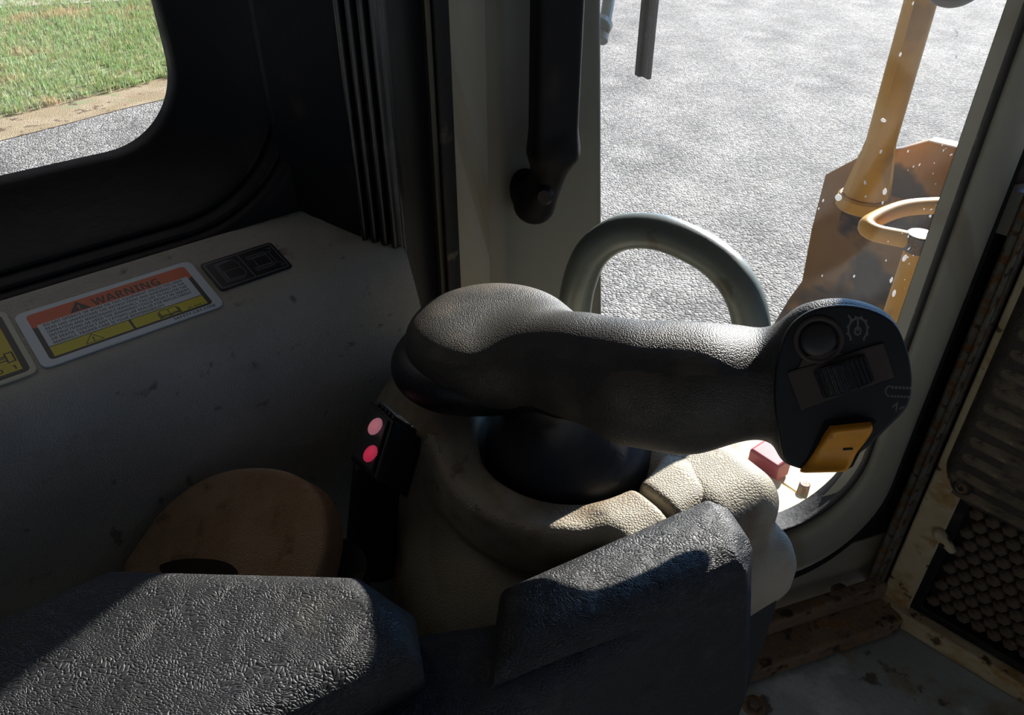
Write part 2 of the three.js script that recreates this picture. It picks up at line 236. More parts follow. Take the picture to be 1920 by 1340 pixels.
M.gravel = (() => { const f = fbm(401, 6, 7), w = worley(403, 95), w2 = worley(405, 40), sh = lattice(407, 95); return std({ map: tex(1024, (s, t) => { const [a, b, id] = w(s, t), [c, d] = w2(s, t), v = 0.55 + 0.3 * (f(s, t) - 0.5) + 0.22 * (sh[id] - 0.5) - 0.12 * (1 - sstep(0, 0.22, b - a)) - 0.08 * (1 - sstep(0, 0.15, d - c)); return [v * 1.02, v * 1.01, v]; }, true, 2.2), roughness: 0.9, bumpMap: tex(1024, (s, t) => { const [a, b] = w(s, t), [c, d] = w2(s, t); return 0.5 * sstep(0, 0.5, b - a) + 0.3 * sstep(0, 0.4, d - c) + 0.2 * f(s, t); }, false, 2.2), bumpScale: 0.010 }); })();
M.lawn = std({ map: mottle(421, 0xaab285, 0x9ba678, [[0xbab192, 0.58, 0.14, 6], [0x7c8f57, 0.66, 0.1, 30]], 3.0, 1024, 8), roughness: 0.95, bumpMap: roughGrain, bumpScale: 0.02 });
M.dry = std({ map: mottle(431, 0xc2b094, 0xb09c7c, [[0x9fa67c, 0.64, 0.12, 8], [0x6d5a44, 0.66, 0.1, 20]], 2.0, 512, 8), roughness: 0.95, bumpMap: roughGrain, bumpScale: 0.02 });
M.concrete = std({ map: mottle(441, 0xc9c6c0, 0xbcb8b0, [], 2.5), roughness: 0.9 });
M.cabOutside = std({ map: mottle(451, 0x2a2a2a, 0x232323, [], 0.5), roughness: 0.6 });
M.grassBlade = phys({ color: 0xb2ba8e, roughness: 0.8, transmission: 0.35, thickness: 0, side: THREE.DoubleSide });

// ------------------------------------------------------------------ ground outside
const GY = -1.3;
{
  const g = new THREE.PlaneGeometry(70, 70, 1, 1); g.rotateX(-Math.PI / 2); const uv = g.attributes.uv; for (let i = 0; i < uv.count; i++) uv.setXY(i, uv.getX(i) * 70, uv.getY(i) * 70); g.translate(0, GY, -12);
  struct('ground', 'pale grey gravel yard outside the cab', g, M.gravel);
  // lawn edge runs from the left into the distance; the lawn is a slightly raised sheet of turf with a ragged border
  const e0 = onY(0, 215, GY), e1 = onY(330, 138, GY), dir = e1.clone().sub(e0).setY(0).normalize(), out = V(dir.z, 0, -dir.x);
  const r = rng(9), nz = fbm(77, 8, 4);
  const strip = (o0, o1, h, mat, name, label, rag) => {
    const rows = [[], []]; for (let i = 0; i <= 160; i++) { const t = -8 + i * 0.22, j = (nz(i / 160, 0.3 + o0 * 0.01) - 0.5) * rag; rows[0].push(e0.clone().addScaledVector(dir, t).addScaledVector(out, o0 + j).setY(GY + h)); rows[1].push(e0.clone().addScaledVector(dir, t).addScaledVector(out, o1).setY(GY + h)); }
    const top = sheet(rows); const skirt = sheet([rows[0].map((p) => p.clone().setY(GY - 0.02)), rows[0]]);
    return struct(name, label, mergeGeometries([top, skirt]), mat);
  };
  strip(-0.75, 30, 0.006, M.dry, 'ground_verge', 'tan dry grass verge between gravel and lawn', 0.5);
  const lawn = strip(0, 30, 0.02, M.lawn, 'ground_lawn', 'green lawn seen through the rear left window', 0.35);
  // grass tufts on the part of the lawn the window looks on
  const bl = new THREE.BufferGeometry(); bl.setAttribute('position', new THREE.Float32BufferAttribute([-0.006, 0, 0, 0.006, 0, 0, 0.012, 0.07, 0.01, -0.02, 0, 0.004, -0.01, 0, 0.01, -0.03, 0.055, 0, 0.012, 0, 0.01, 0.022, 0, 0.004, 0.03, 0.06, -0.012], 3)); bl.setAttribute('uv', new THREE.Float32BufferAttribute(new Array(18).fill(0), 2)); bl.computeVertexNormals();
  const n = 26000, inst = new THREE.InstancedMesh(bl, M.grassBlade, n), m4 = new THREE.Matrix4(), q = new THREE.Quaternion(), col = new THREE.Color();
  for (let i = 0; i < n; i++) { const p = e0.clone().addScaledVector(dir, -1.5 + r() * 6.5).addScaledVector(out, -0.15 + r() * 6.5); p.y = GY + 0.015; q.setFromAxisAngle(UP, r() * 6.28); const s = 0.6 + r() * 0.8; m4.compose(p, q, V(s, s, s)); inst.setMatrixAt(i, m4); const dryness = sstep(0.5, 0.7, nz(p.x * 0.2 % 1, p.z * 0.17 % 1)); inst.setColorAt(i, col.setRGB(lerp(0.9, 1.3, dryness) * (0.7 + 0.5 * r()), 0.75 + 0.4 * r(), lerp(0.8, 1.0, dryness))); }
  inst.name = 'grass_blades'; inst.userData = { kind: 'stuff', label: 'short green grass blades of the lawn', category: 'grass' }; inst.castShadow = inst.receiveShadow = true; scene.add(inst);
  // pale road along the far side of the lawn
  const a = onY(-60, 22, GY), b = onY(300, 2, GY), rd = b.clone().sub(a).normalize(), ro = V(rd.z, 0, -rd.x); if (ro.z > 0) ro.negate();
  const c = a.clone().addScaledVector(rd, 2).addScaledVector(ro, 2.0);
  struct('ground_road', 'pale road beyond the lawn', box(c.x, GY + 0.0, c.z, 40, 0.07, 4.0, rd, UP), M.concrete);
}

// ------------------------------------------------------------------ cab shell
{
  const A0 = W(-1.0, 0, 0), post = W(0.225, 0, 0), apil = D(0.80, 0, 0), fr = B(0.95, 0, 0), rr = W(-1.0, 0, 1.5);
  const shape = [A0, post, apil, fr, rr];
  const slab = (y0, y1, grow) => { const c = shape.reduce((s, p) => s.clone().add(p), V(0, 0, 0)).multiplyScalar(1 / shape.length); const s = new THREE.Shape(shape.map((p) => { const q = p.clone().sub(c); q.multiplyScalar(1 + grow / q.length()); q.add(c); return new THREE.Vector2(q.x, -q.z); })); const g = new THREE.ExtrudeGeometry(s, { depth: y1 - y0, bevelEnabled: false }); g.rotateX(-Math.PI / 2); g.translate(0, y0, 0); return metres(g); };
  struct('floor', 'blue-grey painted steel cab floor, scuffed and stained', slab(-0.06, 0, 0.02), M.floor);
  struct('ceiling', 'cab roof lining', slab(1.72, 1.8, 0.06), M.cabPaint);
  // rear and right walls: solid below, pillars and header round real window openings
  const wallWith = (name, label, p, q, sill, head, jamb) => { const L = p.distanceTo(q), ax = q.clone().sub(p).normalize(), n = ax.clone().cross(UP), mid = (t, y) => p.clone().addScaledVector(ax, t).setY(y), bx = (t0, t1, y0, y1) => { const c = mid((t0 + t1) / 2, (y0 + y1) / 2); return box(c.x, c.y, c.z, t1 - t0, y1 - y0, 0.05, ax, UP); };
    struct(name, label, mergeGeometries([bx(0, L, 0, sill), bx(0, L, head, 1.72), bx(0, jamb, sill, head), bx(L - jamb, L, sill, head)]), M.cabPaint);
    const c = mid(L / 2, (sill + head) / 2), w = scene.getObjectByName(name); part(w, 'pane', box(c.x, c.y, c.z, L - 2 * jamb + 0.02, head - sill + 0.02, 0.004, ax, UP), M.pane, 'window glass'); shade(w); };
  wallWith('wall_rear', 'rear cab wall behind the seat', A0, rr, 0.85, 1.5, 0.12);
  wallWith('wall_right', 'right cab wall', rr, fr, 0.12, 1.6, 0.06);
  // wall above the door and the left window
  { const c = D(0.5, 1.615, -0.03); struct('wall_front', 'header above the door', box(c.x, c.y, c.z, 0.7, 0.23, 0.06, DS, UP), M.cabPaint); }
}

// rear left window: pane, black moulded surround with stepped grooves, wall round it
const loopWin = (e, w) => { const o = roundRect(-0.42 - e, 0.812 - e * 0.72, 0.182 + e, 1.42 + e, 0.055 + e * 0.75, 14); o.push(o[0]); return o.map(([u, y]) => W(u, y, w)); };
{
  const rings = [[0, -0.105], [0, -0.095], [0.0015, -0.09], [0.006, -0.087], [0.02, -0.071], [0.030, -0.054], [0.0375, -0.036], [0.0405, -0.030], [0.0425, -0.0285], [0.0435, -0.031], [0.0445, -0.031], [0.0455, -0.0255], [0.0475, -0.0195], [0.0495, -0.0175], [0.0505, -0.0195], [0.0515, -0.0195], [0.0525, -0.0125], [0.055, -0.009], [0.06, -0.008], [0.09, -0.008]];
  const g = metres(sheet(rings.map(([e, w]) => loopWin(e, w)), true));
  const fix = struct('window_1', 'rounded black moulded surround of the rear left window', g, M.blackTrim);
  const fr = planeFrame(W(0, 0, -0.096), WN, WU);
  part(fix, 'pane', plate(fr, roundRect(-0.425, 0.807, 0.187, 1.425, 0.058, 10), 0.004), M.paneWet, 'window glass'); shade(fix);
  // wall sheet with the opening
  const wf = planeFrame(W(0, 0, -0.02), WN, WU);
  struct('wall_left', 'black left cab wall around the rear side window', plate(wf, [[-1.0, 0], [0.26, 0], [0.26, 1.72], [-1.0, 1.72]], 0.05, 0, [roundRect(-0.485, 0.765, 0.247, 1.485, 0.1, 8)]), M.blackTrim);
}

struct('trim_6', 'dark outer corner post of the cab', rbox(W(0.285, 0.85, -0.135), 0.05, 1.9, 0.2, 0.008, WU), M.cabOutside);
// black corner post and grey pillar panel (upright extrusions)
function upright(plan, y0, y1, lean = 0) { const rows = [y0, (y0 + y1) / 2, y1].map((y) => plan.map(([x, z]) => V(x + lean * (y - 0.9), y, z))); return rows; }
{
  const t = new THREE.Group(); t.name = 'trim_1'; t.userData = { kind: 'structure', label: 'ribbed glossy black corner post between rear window and door' };
  const rib = (x0, z0, x1, z1, h, n) => { const o = [], nx = -(z1 - z0), nz = x1 - x0, l = Math.hypot(nx, nz); for (let i = 0; i <= n; i++) { const a = i / n, k = Math.sin(a * Math.PI) * h; o.push([lerp(x0, x1, a) - nx / l * k * -1, lerp(z0, z1, a) - nz / l * k * -1]); } return o; };
  const flat = (pts, lean = 0.0) => { const g = sheet(upright(pts, 0.42, 1.72, lean)); const h = g.toNonIndexed(); h.computeVertexNormals(); return h; };
  part(t, 'side_face', flat([[-0.165, -0.52], [-0.158, -0.506], [-0.104, -0.481]]), M.blackTrim);
  for (const [x0, x1] of [[-0.104, -0.0985], [-0.0975, -0.0915], [-0.0905, -0.084], [-0.083, -0.0775]]) part(t, 'rib', sheet(upright(rib(x0, -0.481 + (x0 + 0.104) * 0.2, x1, -0.481 + (x1 + 0.104) * 0.2, 0.0035, 8), 0.42, 1.72)), M.blackGloss);
  part(t, 'front_face', sheet(upright(curve([[-0.0775, -0.4755], [-0.0745, -0.4775], [-0.071, -0.492], [-0.064, -0.522], [-0.0605, -0.534], [-0.0585, -0.538]].map(([x, z]) => V(x, 0, z)), 20).map((v) => [v.x, v.z]), 0.42, 1.72)), M.blackGloss);
  part(t, 'groove', flat([[-0.0585, -0.538], [-0.0575, -0.55], [-0.054, -0.551], [-0.0535, -0.541]]), M.darkVoid);
  part(t, 'rubber_seal', sheet(upright(curve([[-0.0535, -0.541], [-0.051, -0.5375], [-0.046, -0.5405], [-0.042, -0.5475], [-0.0405, -0.558]].map(([x, z]) => V(x, 0, z)), 16).map((v) => [v.x, v.z]), 0.42, 1.72)), M.blackRubber);
  scene.add(shade(t));
  const pl = curve([[-0.0405, -0.560], [-0.038, -0.5565], [-0.02, -0.560], [-0.008, -0.5625], [0.0, -0.5685], [0.012, -0.574], [0.05, -0.5865], [0.0605, -0.590], [0.0625, -0.594], [0.0625, -0.615], [0.0625, -0.64]].map(([x, z]) => V(x, 0, z)), 40).map((v) => [v.x, v.z]);
  struct('trim_2', 'grey-green painted door pillar panel', metres(sheet([0.2, 0.6, 1.0, 1.72].map((y) => pl.map(([x, z]) => V(x + (0.9 - y) * 0.07 * sstep(-0.02, 0.06, x), y, z))))), M.pillarPaint);
}

// left door: window ring (gasket, painted frame), pane with water drops and specks
const loopDoor = (e, o, eb = 1) => { const r = roundRect(0.20 - e, 0.255 - e * eb, 0.645 + e, 1.46 + e * 0.4, 0.085 + e * 0.55, 12); r.push(r[0]); return r.map(([s, y]) => D(s, y, o)); };
{
  const t = new THREE.Group(); t.name = 'door_1'; t.userData = { kind: 'structure', label: 'painted cab door frame round the large front left window' };
  part(t, 'door_frame', sheet([[0.026, -0.03], [0.027, -0.008], [0.030, -0.001], [0.036, 0.003], [0.05, 0.006], [0.065, 0.006], [0.078, 0.001], [0.086, -0.008], [0.09, -0.03]].map(([e, o]) => loopDoor(e, o, 1.45)), true), M.greyPaint);
  part(t, 'gasket', sheet([[0.043, -0.045], [0.041, -0.036], [0.037, -0.030], [0.0355, -0.020], [0.034, -0.017], [0.0335, -0.012], [0.030, -0.006], [0.026, -0.003], [0.024, -0.006], [0.0245, -0.012], [0.029, -0.012]].map(([e, o]) => loopDoor(e, o, 0.85)), true), M.blackRubber);
  part(t, 'door_edge_seal', sheet([[0.088, -0.04], [0.092, -0.014], [0.1, -0.010], [0.108, -0.016], [0.118, -0.03], [0.128, -0.05]].map(([e, o]) => loopDoor(e, o, 1.45)), true), M.darkVoid);
  scene.add(shade(t));
  const w = new THREE.Group(); w.name = 'window_2'; w.userData = { kind: 'structure', label: 'large door window, wet with drops and specks' };
  const fr = planeFrame(D(0, 0, -0.034), DN, DS);
  part(w, 'pane', plate(fr, roundRect(0.195, 0.20, 0.70, 1.475, 0.088, 10), 0.004), M.paneWet, 'wet window glass');
  const drops = [[1410, 328, 5], [1270, 381, 5], [1662, 228, 7, 2.2, 0.4], [1694, 104, 6], [1799, 60, 5, 3.4, 0.7], [1577, 373, 14, 1.5, 0.6], [1664, 362, 10, 1.5, 1.2], [1619, 283, 6], [1657, 287, 6], [1701, 487, 11], [1681, 553, 9, 1.9, 1.4], [1676, 528, 7, 2, 1.5], [1708, 286, 4], [1718, 315, 3], [1628, 371, 4], [1548, 379, 5], [1540, 394, 4], [1546, 520, 4], [1606, 521, 5], [1745, 441, 6, 2, 0.2], [1750, 408, 5], [1660, 383, 5], [1787, 145, 4, 3, 1.1], [1842, 98, 4, 3, 1.2], [1830, 130, 3], [1795, 192, 4], [1288, 5, 4, 3, 0.7], [1625, 188, 3], [1627, 155, 3], [1718, 8, 4], [1555, 188, 3, 2.5, 0.9], [1535, 17, 3, 3, 1.2], [1543, 14, 3, 2, 1.2], [1627, 345, 5, 2.2, 1], [1220, 205, 3, 3, 0.6], [1486, 102, 4]];
  const r = rng(31); for (let i = 0; i < 46; i++) { const y = 30 + r() * 520; drops.push([1868 - Math.max(0, y - 90) * 0.36 - r() * r() * 90, y, 1.4 + r() * 2.2, 1 + r() * 1.5, r() * 3]); }
  const dg = new THREE.SphereGeometry(1, 10, 6);
  for (const [px, py, s, st = 1, an = 0] of drops) { const p = onPlane(px, py, fr.p0, DN), k = s * sight(px, py).length() * p.distanceTo(EYE) / FPX * 0.62; const m = part(w, 'water_drop', dg, M.drop); m.position.copy(p).addScaledVector(DN, -0.004); m.quaternion.setFromRotationMatrix(new THREE.Matrix4().makeBasis(DS, UP, DN)).multiply(new THREE.Quaternion().setFromAxisAngle(V(0, 0, 1), -an)); m.scale.set(k * 0.55 * Math.sqrt(st), k * 0.8 / Math.sqrt(st), k * 0.3); if (st > 1) m.scale.set(k * st * 0.6, k * 0.55, k * 0.3); }
  scene.add(shade(w));
}

// door sill, floor bolts
{
  const c = D(0.5, 0.035, 0.035); struct('trim_3', 'rusty brown door sill rail on the floor', mergeGeometries([rbox(D(0.5, 0.016, 0.03), 0.56, 0.032, 0.06, 0.006, DS), rbox(D(0.5, 0.045, 0.006), 0.56, 0.03, 0.022, 0.006, DS)]), M.rusty);
  struct('baseboard_left', 'lower door skin under the window frame', box(...D(0.47, 0.06, -0.045).toArray(), 0.66, 0.12, 0.03, DS, UP), M.greyPaint);
  for (const [px, py, s, lab] of [[1590, 1168, 0.013, 'rusty hex bolt head on the floor beside the door sill'], [1416, 1316, 0.011, 'pale hex bolt head on the floor below the black side panel'], [1575, 1108, 0.009, 'small rusty bolt on the door sill rail']]) {
    const sill = py < 1120, p = sill ? D(0.5, 0, 0) : onY(px, py, 0.01), t = thing('floor_bolt', lab, 'bolt', 'bolts in the cab floor'); if (sill) { const q = onY(px, py, 0.033); p.copy(q); } p.y = sill ? 0.032 : 0;
    part(t, 'washer', cyl(p, p.clone().add(V(0, 0.003, 0)), s * 1.5, s * 1.45, 20, 0.0008), M.rusty); const b0 = p.clone().add(V(0, 0.003, 0));
    part(t, 'head', cyl(b0, b0.clone().add(V(0, s * 0.9, 0)), s, s * 0.97, 6, s * 0.12), M.steel); place(t);
  }
}

// ------------------------------------------------------------------ moulded side panel under the rear window (ledge + face)
const LEDGE = 12 * DEG, ledgeAt = (u, v, lift = 0) => W(u, 0.775 - v * Math.sin(LEDGE) + lift * Math.cos(LEDGE), -0.01 + v * Math.cos(LEDGE) + lift * Math.sin(LEDGE));
{
  const prof = [[0.766, -0.013, 0.230], [0.7725, -0.0115, 0.231], [0.7745, -0.007, 0.232]];
  for (const v of [0.012, 0.03, 0.05, 0.066]) prof.push([0.775 - v * Math.sin(LEDGE), -0.01 + v * Math.cos(LEDGE), v < 0.055 ? lerp(0.2335, 0.241, v / 0.05) : 0.2545]);
  prof.push([0.7575, 0.066, 0.2545], [0.750, 0.0735, 0.2525], [0.738, 0.0785, 0.252], [0.71, 0.083, 0.254], [0.67, 0.087, 0.256], [0.62, 0.091, 0.265], [0.57, 0.097, 0.285], [0.54, 0.112, 0.285], [0.527, 0.14, 0.285], [0.524, 0.2, 0.285], [0.52, 0.32, 0.285]);
  const n = 64, cols = []; const nz = fbm(17, 4, 3);
  const rows = curve(prof.map(([y, w, u]) => V(u, y, w)), 90).map((q) => { const row = []; for (let i = 0; i <= n; i++) { const a = i / n, u = lerp(-0.62, q.x, 1 - (1 - a) ** 1.6), lift = 0.012 * sstep(0.222, 0.232, u) * sstep(0.77, 0.7745, q.y); row.push(W(u, q.y + lift, q.z + 0.004 * (nz(u * 2, q.y * 2) - 0.5) * sstep(0.75, 0.7, q.y))); } return row; });
  single('side_panel', 'grey moulded side panel with a sill ledge below the rear window', 'panel', sheet(rows, false, 0.004), M.greyTrim);
}
// ---- printed labels on the ledge
function canvasTex(w, h, draw) { const c = document.createElement('canvas'); c.width = w; c.height = h; draw(c.getContext('2d'), w, h); const t = new THREE.CanvasTexture(c); t.colorSpace = THREE.SRGBColorSpace; t.magFilter = THREE.LinearFilter; return t; }
function label(name, text, u0, u1, v0, v1, rad, map, edge) {
  const fr = planeFrame(ledgeAt(0, 0, 0.0011), ledgeAt(0, 0, 1).sub(ledgeAt(0, 0, 0)).normalize(), WU), g = plate(fr, roundRect(u0, -v1, u1, -v0, rad, 6), 0.0009), uv = g.attributes.uv, p = g.attributes.position, q = V();
  for (let i = 0; i < p.count; i++) { q.fromBufferAttribute(p, i); const [a, b] = fr.to(q); uv.setXY(i, (a - u0) / (u1 - u0), (b + v1) / (v1 - v0)); }
  single(name, text, 'label', g, std({ map, roughness: 0.42 }));
}
const rr2 = (x, X, Y, Wd, H, r) => { x.beginPath(); x.moveTo(X + r, Y); x.lineTo(X + Wd - r, Y); x.quadraticCurveTo(X + Wd, Y, X + Wd, Y + r); x.lineTo(X + Wd, Y + H - r); x.quadraticCurveTo(X + Wd, Y + H, X + Wd - r, Y + H); x.lineTo(X + r, Y + H); x.quadraticCurveTo(X, Y + H, X, Y + H - r); x.lineTo(X, Y + r); x.quadraticCurveTo(X, Y, X + r, Y); x.closePath(); };
const tri = (x, cx, y0, w, h) => { x.beginPath(); x.moveTo(cx, y0); x.lineTo(cx + w / 2, y0 + h); x.lineTo(cx - w / 2, y0 + h); x.closePath(); };
const fitText = (x, s, X, Y, Wd, align = 'left') => { const m = x.measureText(s).width; x.save(); x.translate(X, Y); x.scale(Wd / m, 1); x.textAlign = align; x.fillText(s, 0, 0); x.restore(); };
label('warning_label', 'white, orange and yellow WARNING label on the sill ledge', 0.0285, 0.1295, 0.0195, 0.069, 0.0045, canvasTex(2048, 1004, (x) => {
  x.fillStyle = '#c9d4dc'; x.fillRect(0, 0, 2048, 1004);
  x.fillStyle = '#0d1118'; rr2(x, 105, 75, 1840, 840, 60); x.fill();
  x.fillStyle = '#d2551c'; rr2(x, 105, 75, 1840, 260, 60); x.fill(); x.fillRect(105, 150, 1840, 150);
  x.fillStyle = '#c9d4dc'; x.fillRect(160, 290, 1730, 410);
  x.fillStyle = '#cfc413'; x.fillRect(160, 712, 1730, 168); x.fillStyle = '#0d1118'; x.fillRect(1008, 705, 28, 180);
  x.fillStyle = '#17110c'; tri(x, 640, 95, 230, 180); x.fill(); x.font = 'bold 190px sans-serif'; x.textBaseline = 'alphabetic'; fitText(x, 'WARNING', 790, 275, 800);
  x.fillStyle = '#d2551c'; x.font = 'bold 130px sans-serif'; x.textAlign = 'center'; x.fillText('!', 640, 262); x.textAlign = 'left';
  x.fillStyle = '#10131a'; x.font = 'bold 66px sans-serif';
  ['DO NOT OPERATE OR WORK ON THIS EQUIPMENT UNLESS YOU HAVE', 'READ AND UNDERSTAND THE INSTRUCTIONS AND WARNINGS IN THE', 'OPERATION AND MAINTENANCE MANUALS. FAILURE TO FOLLOW THE', 'INSTRUCTIONS OR HEED THE WARNINGS COULD RESULT IN INJURY', 'OR DEATH. CONTACT ANY CATERPILLAR DEALER FOR REPLACEMENT', 'MANUALS. PROPER CARE IS YOUR RESPONSIBILITY'].forEach((s, i) => fitText(x, s, 215, 352 + i * 66, i === 5 ? 1240 : 1600));
  x.lineWidth = 9; x.strokeStyle = '#17130a'; tri(x, 590, 725, 190, 135); x.stroke(); x.font = 'bold 100px sans-serif'; x.textAlign = 'center'; x.fillText('!', 590, 850); x.textAlign = 'left';
  for (let k = 0; k < 3; k++) { const o = k * 12; x.beginPath(); x.moveTo(1350 - o, 745 + o); x.lineTo(1350 - o, 845 + o); x.quadraticCurveTo(1400, 815 + o, 1450, 850 + o); x.quadraticCurveTo(1500, 815 + o, 1550 + o, 845 + o); x.lineTo(1550 + o, 745 + o); x.stroke(); if (!k) { x.beginPath(); x.moveTo(1350, 745); x.quadraticCurveTo(1400, 725, 1450, 752); x.quadraticCurveTo(1500, 725, 1550, 745); x.moveTo(1450, 752); x.lineTo(1450, 850); x.stroke(); } }
  x.font = 'bold 44px sans-serif'; fitText(x, '241-8678  1', 1650, 868, 215); x.font = 'bold 60px sans-serif'; fitText(x, 'SAFETY.CAT.COM', 1440, 975, 510);
}));
label('control_label', 'dark grey label with open book and machine diagram', 0.133, 0.1815, 0.0265, 0.0565, 0.0025, canvasTex(1024, 634, (x) => {
  x.fillStyle = '#16181f'; x.fillRect(0, 0, 1024, 634); x.strokeStyle = '#7d8087'; x.lineWidth = 12; rr2(x, 38, 38, 948, 558, 24); x.stroke(); x.lineWidth = 10; x.beginPath(); x.moveTo(505, 38); x.lineTo(505, 596); x.stroke(); x.lineWidth = 7;
  for (let k = 0; k < 3; k++) { const o = k * 22; x.beginPath(); x.moveTo(430, 470 + o * 0); x.moveTo(190 - o, 130 - o * 0.6); x.lineTo(190 - o, 470 + o); x.lineTo(420 - o, 490 + o); x.moveTo(190 - o, 130 - o * 0.6); x.lineTo(400 - o, 110 - o * 0.6); x.stroke(); }
  x.beginPath(); x.moveTo(190, 130); x.lineTo(400, 110); x.quadraticCurveTo(460, 200, 430, 300); x.quadraticCurveTo(470, 390, 420, 490); x.lineTo(190, 470); x.quadraticCurveTo(215, 390, 190, 300); x.lineTo(430, 300); x.stroke();
  for (const y of [150, 420]) { x.strokeRect(580, y, 260, 66); for (let i = 1; i < 9; i++) { x.beginPath(); x.moveTo(580 + i * 29, y + 6); x.lineTo(580 + i * 29, y + 60); x.stroke(); } }
  x.strokeRect(640, 220, 200, 196); x.beginPath(); x.moveTo(845, 180); x.lineTo(890, 180); x.lineTo(890, 450); x.lineTo(845, 450); x.stroke(); x.beginPath(); x.moveTo(900, 200); x.quadraticCurveTo(960, 150, 930, 100); x.moveTo(930, 100); x.lineTo(900, 120); x.moveTo(930, 100); x.lineTo(958, 124); x.moveTo(900, 430); x.quadraticCurveTo(960, 480, 930, 540); x.lineTo(900, 520); x.moveTo(930, 540); x.lineTo(960, 520); x.stroke();
}));
label('transmitter_label', 'yellow radio transmitter warning label at the left frame edge', -0.045, 0.0262, 0.0125, 0.0695, 0.004, canvasTex(1024, 820, (x) => {
  x.fillStyle = '#b6b6a2'; x.fillRect(0, 0, 1024, 820); x.fillStyle = '#0d1118'; rr2(x, 40, 40, 944, 740, 50); x.fill(); x.fillStyle = '#c2481f'; x.fillRect(85, 70, 854, 150); x.fillStyle = '#c7b51a'; x.fillRect(85, 220, 854, 515);
  x.fillStyle = '#2a130a'; x.font = 'bold 130px sans-serif'; fitText(x, 'WARNING', 250, 195, 660); x.strokeStyle = '#1c1808'; x.lineWidth = 12;
  for (let k = 1; k <= 3; k++) { x.beginPath(); x.arc(735, 345, 24 * k, -1.1, 1.1); x.stroke(); }
  x.beginPath(); x.moveTo(520, 420); x.lineTo(770, 420); x.lineTo(830, 540); x.lineTo(880, 540); x.moveTo(500, 500); x.lineTo(800, 500); x.moveTo(480, 590); x.lineTo(880, 590); x.moveTo(480, 560); x.lineTo(880, 560); x.stroke(); x.strokeRect(875, 510, 50, 110);
  x.fillStyle = '#1c1808'; x.font = 'bold 70px sans-serif'; fitText(x, '230-1340', 520, 715, 300); x.fillText('1', 880, 715);
}));

// ------------------------------------------------------------------ grab handle on the pillar
{
  const t = thing('pull_handle', 'black upright pull handle bolted to the grey pillar', 'handle');
  const bx = 0.0292, bz = -0.537, ax = DS, nz = DN;
  const bar = rb(V(bx, 1.105, bz), ax, UP, nz, 0.0165, 0.305, 0.011, 0.006), tip = cone(V(bx + 0.0015, 0.803, bz), 0.0140, P(1008, 384, 0.582), 0.0122), foot = cone(P(996, 380, 0.588), 0.0128, P(988, 352, 0.628), 0.015), foot2 = cone(P(982, 340, 0.60), 0.010, P(980, 345, 0.63), 0.013);
  const f = (x, y, z) => smin(smin(bar(x, y, z), tip(x, y, z), 0.014), smin(foot(x, y, z), foot2(x, y, z), 0.012), 0.014);
  part(t, 'grip_bar', sdfMesh(f, [bx - 0.05, 0.745, bz - 0.06], [bx + 0.04, 1.42, bz + 0.035], 0.003), M.blackTrim);
  const top = rb(V(bx - 0.004, 1.4, bz - 0.02), ax, UP, nz, 0.0155, 0.02, 0.035, 0.008); part(t, 'upper_foot', sdfMesh(top, [bx - 0.05, 1.37, bz - 0.07], [bx + 0.05, 1.43, bz + 0.04], 0.004), M.blackTrim);
  const q = P(1020, 366, 0.5595), d = EYE.clone().sub(q).normalize().addScaledVector(UP, -0.3).normalize(); part(t, 'bolt', cyl(q, q.clone().addScaledVector(d, 0.004), 0.0075, 0.006, 18, 0.0012), M.blackPlastic);
  place(t);
}
// ------------------------------------------------------------------ loop grab rail
{
  const foot = (a, b, y) => V(0, y, 0).addScaledVector(az(58), a).addScaledVector(az(148), b);   // both ends run into the console mouldings
  const pts = [V(0.046, 0.585, -0.405), V(0.050, 0.60, -0.445), P(1074, 700, 0.592), P(1076, 600, 0.568), P(1086, 530, 0.552), P(1112, 472, 0.539), P(1160, 438, 0.529), P(1225, 434, 0.519), P(1290, 455, 0.509), P(1350, 493, 0.501), P(1391, 546, 0.497), P(1409, 610, 0.503), P(1408, 690, 0.520), P(1396, 745, 0.524), foot(0.277, -0.264, 0.662), foot(0.270, -0.238, 0.640)];
  single('grab_rail', 'grey-green bent tube grab rail behind the joystick', 'handle', tube(pts, 0.0123, 110, 24), M.loopPaint);
}
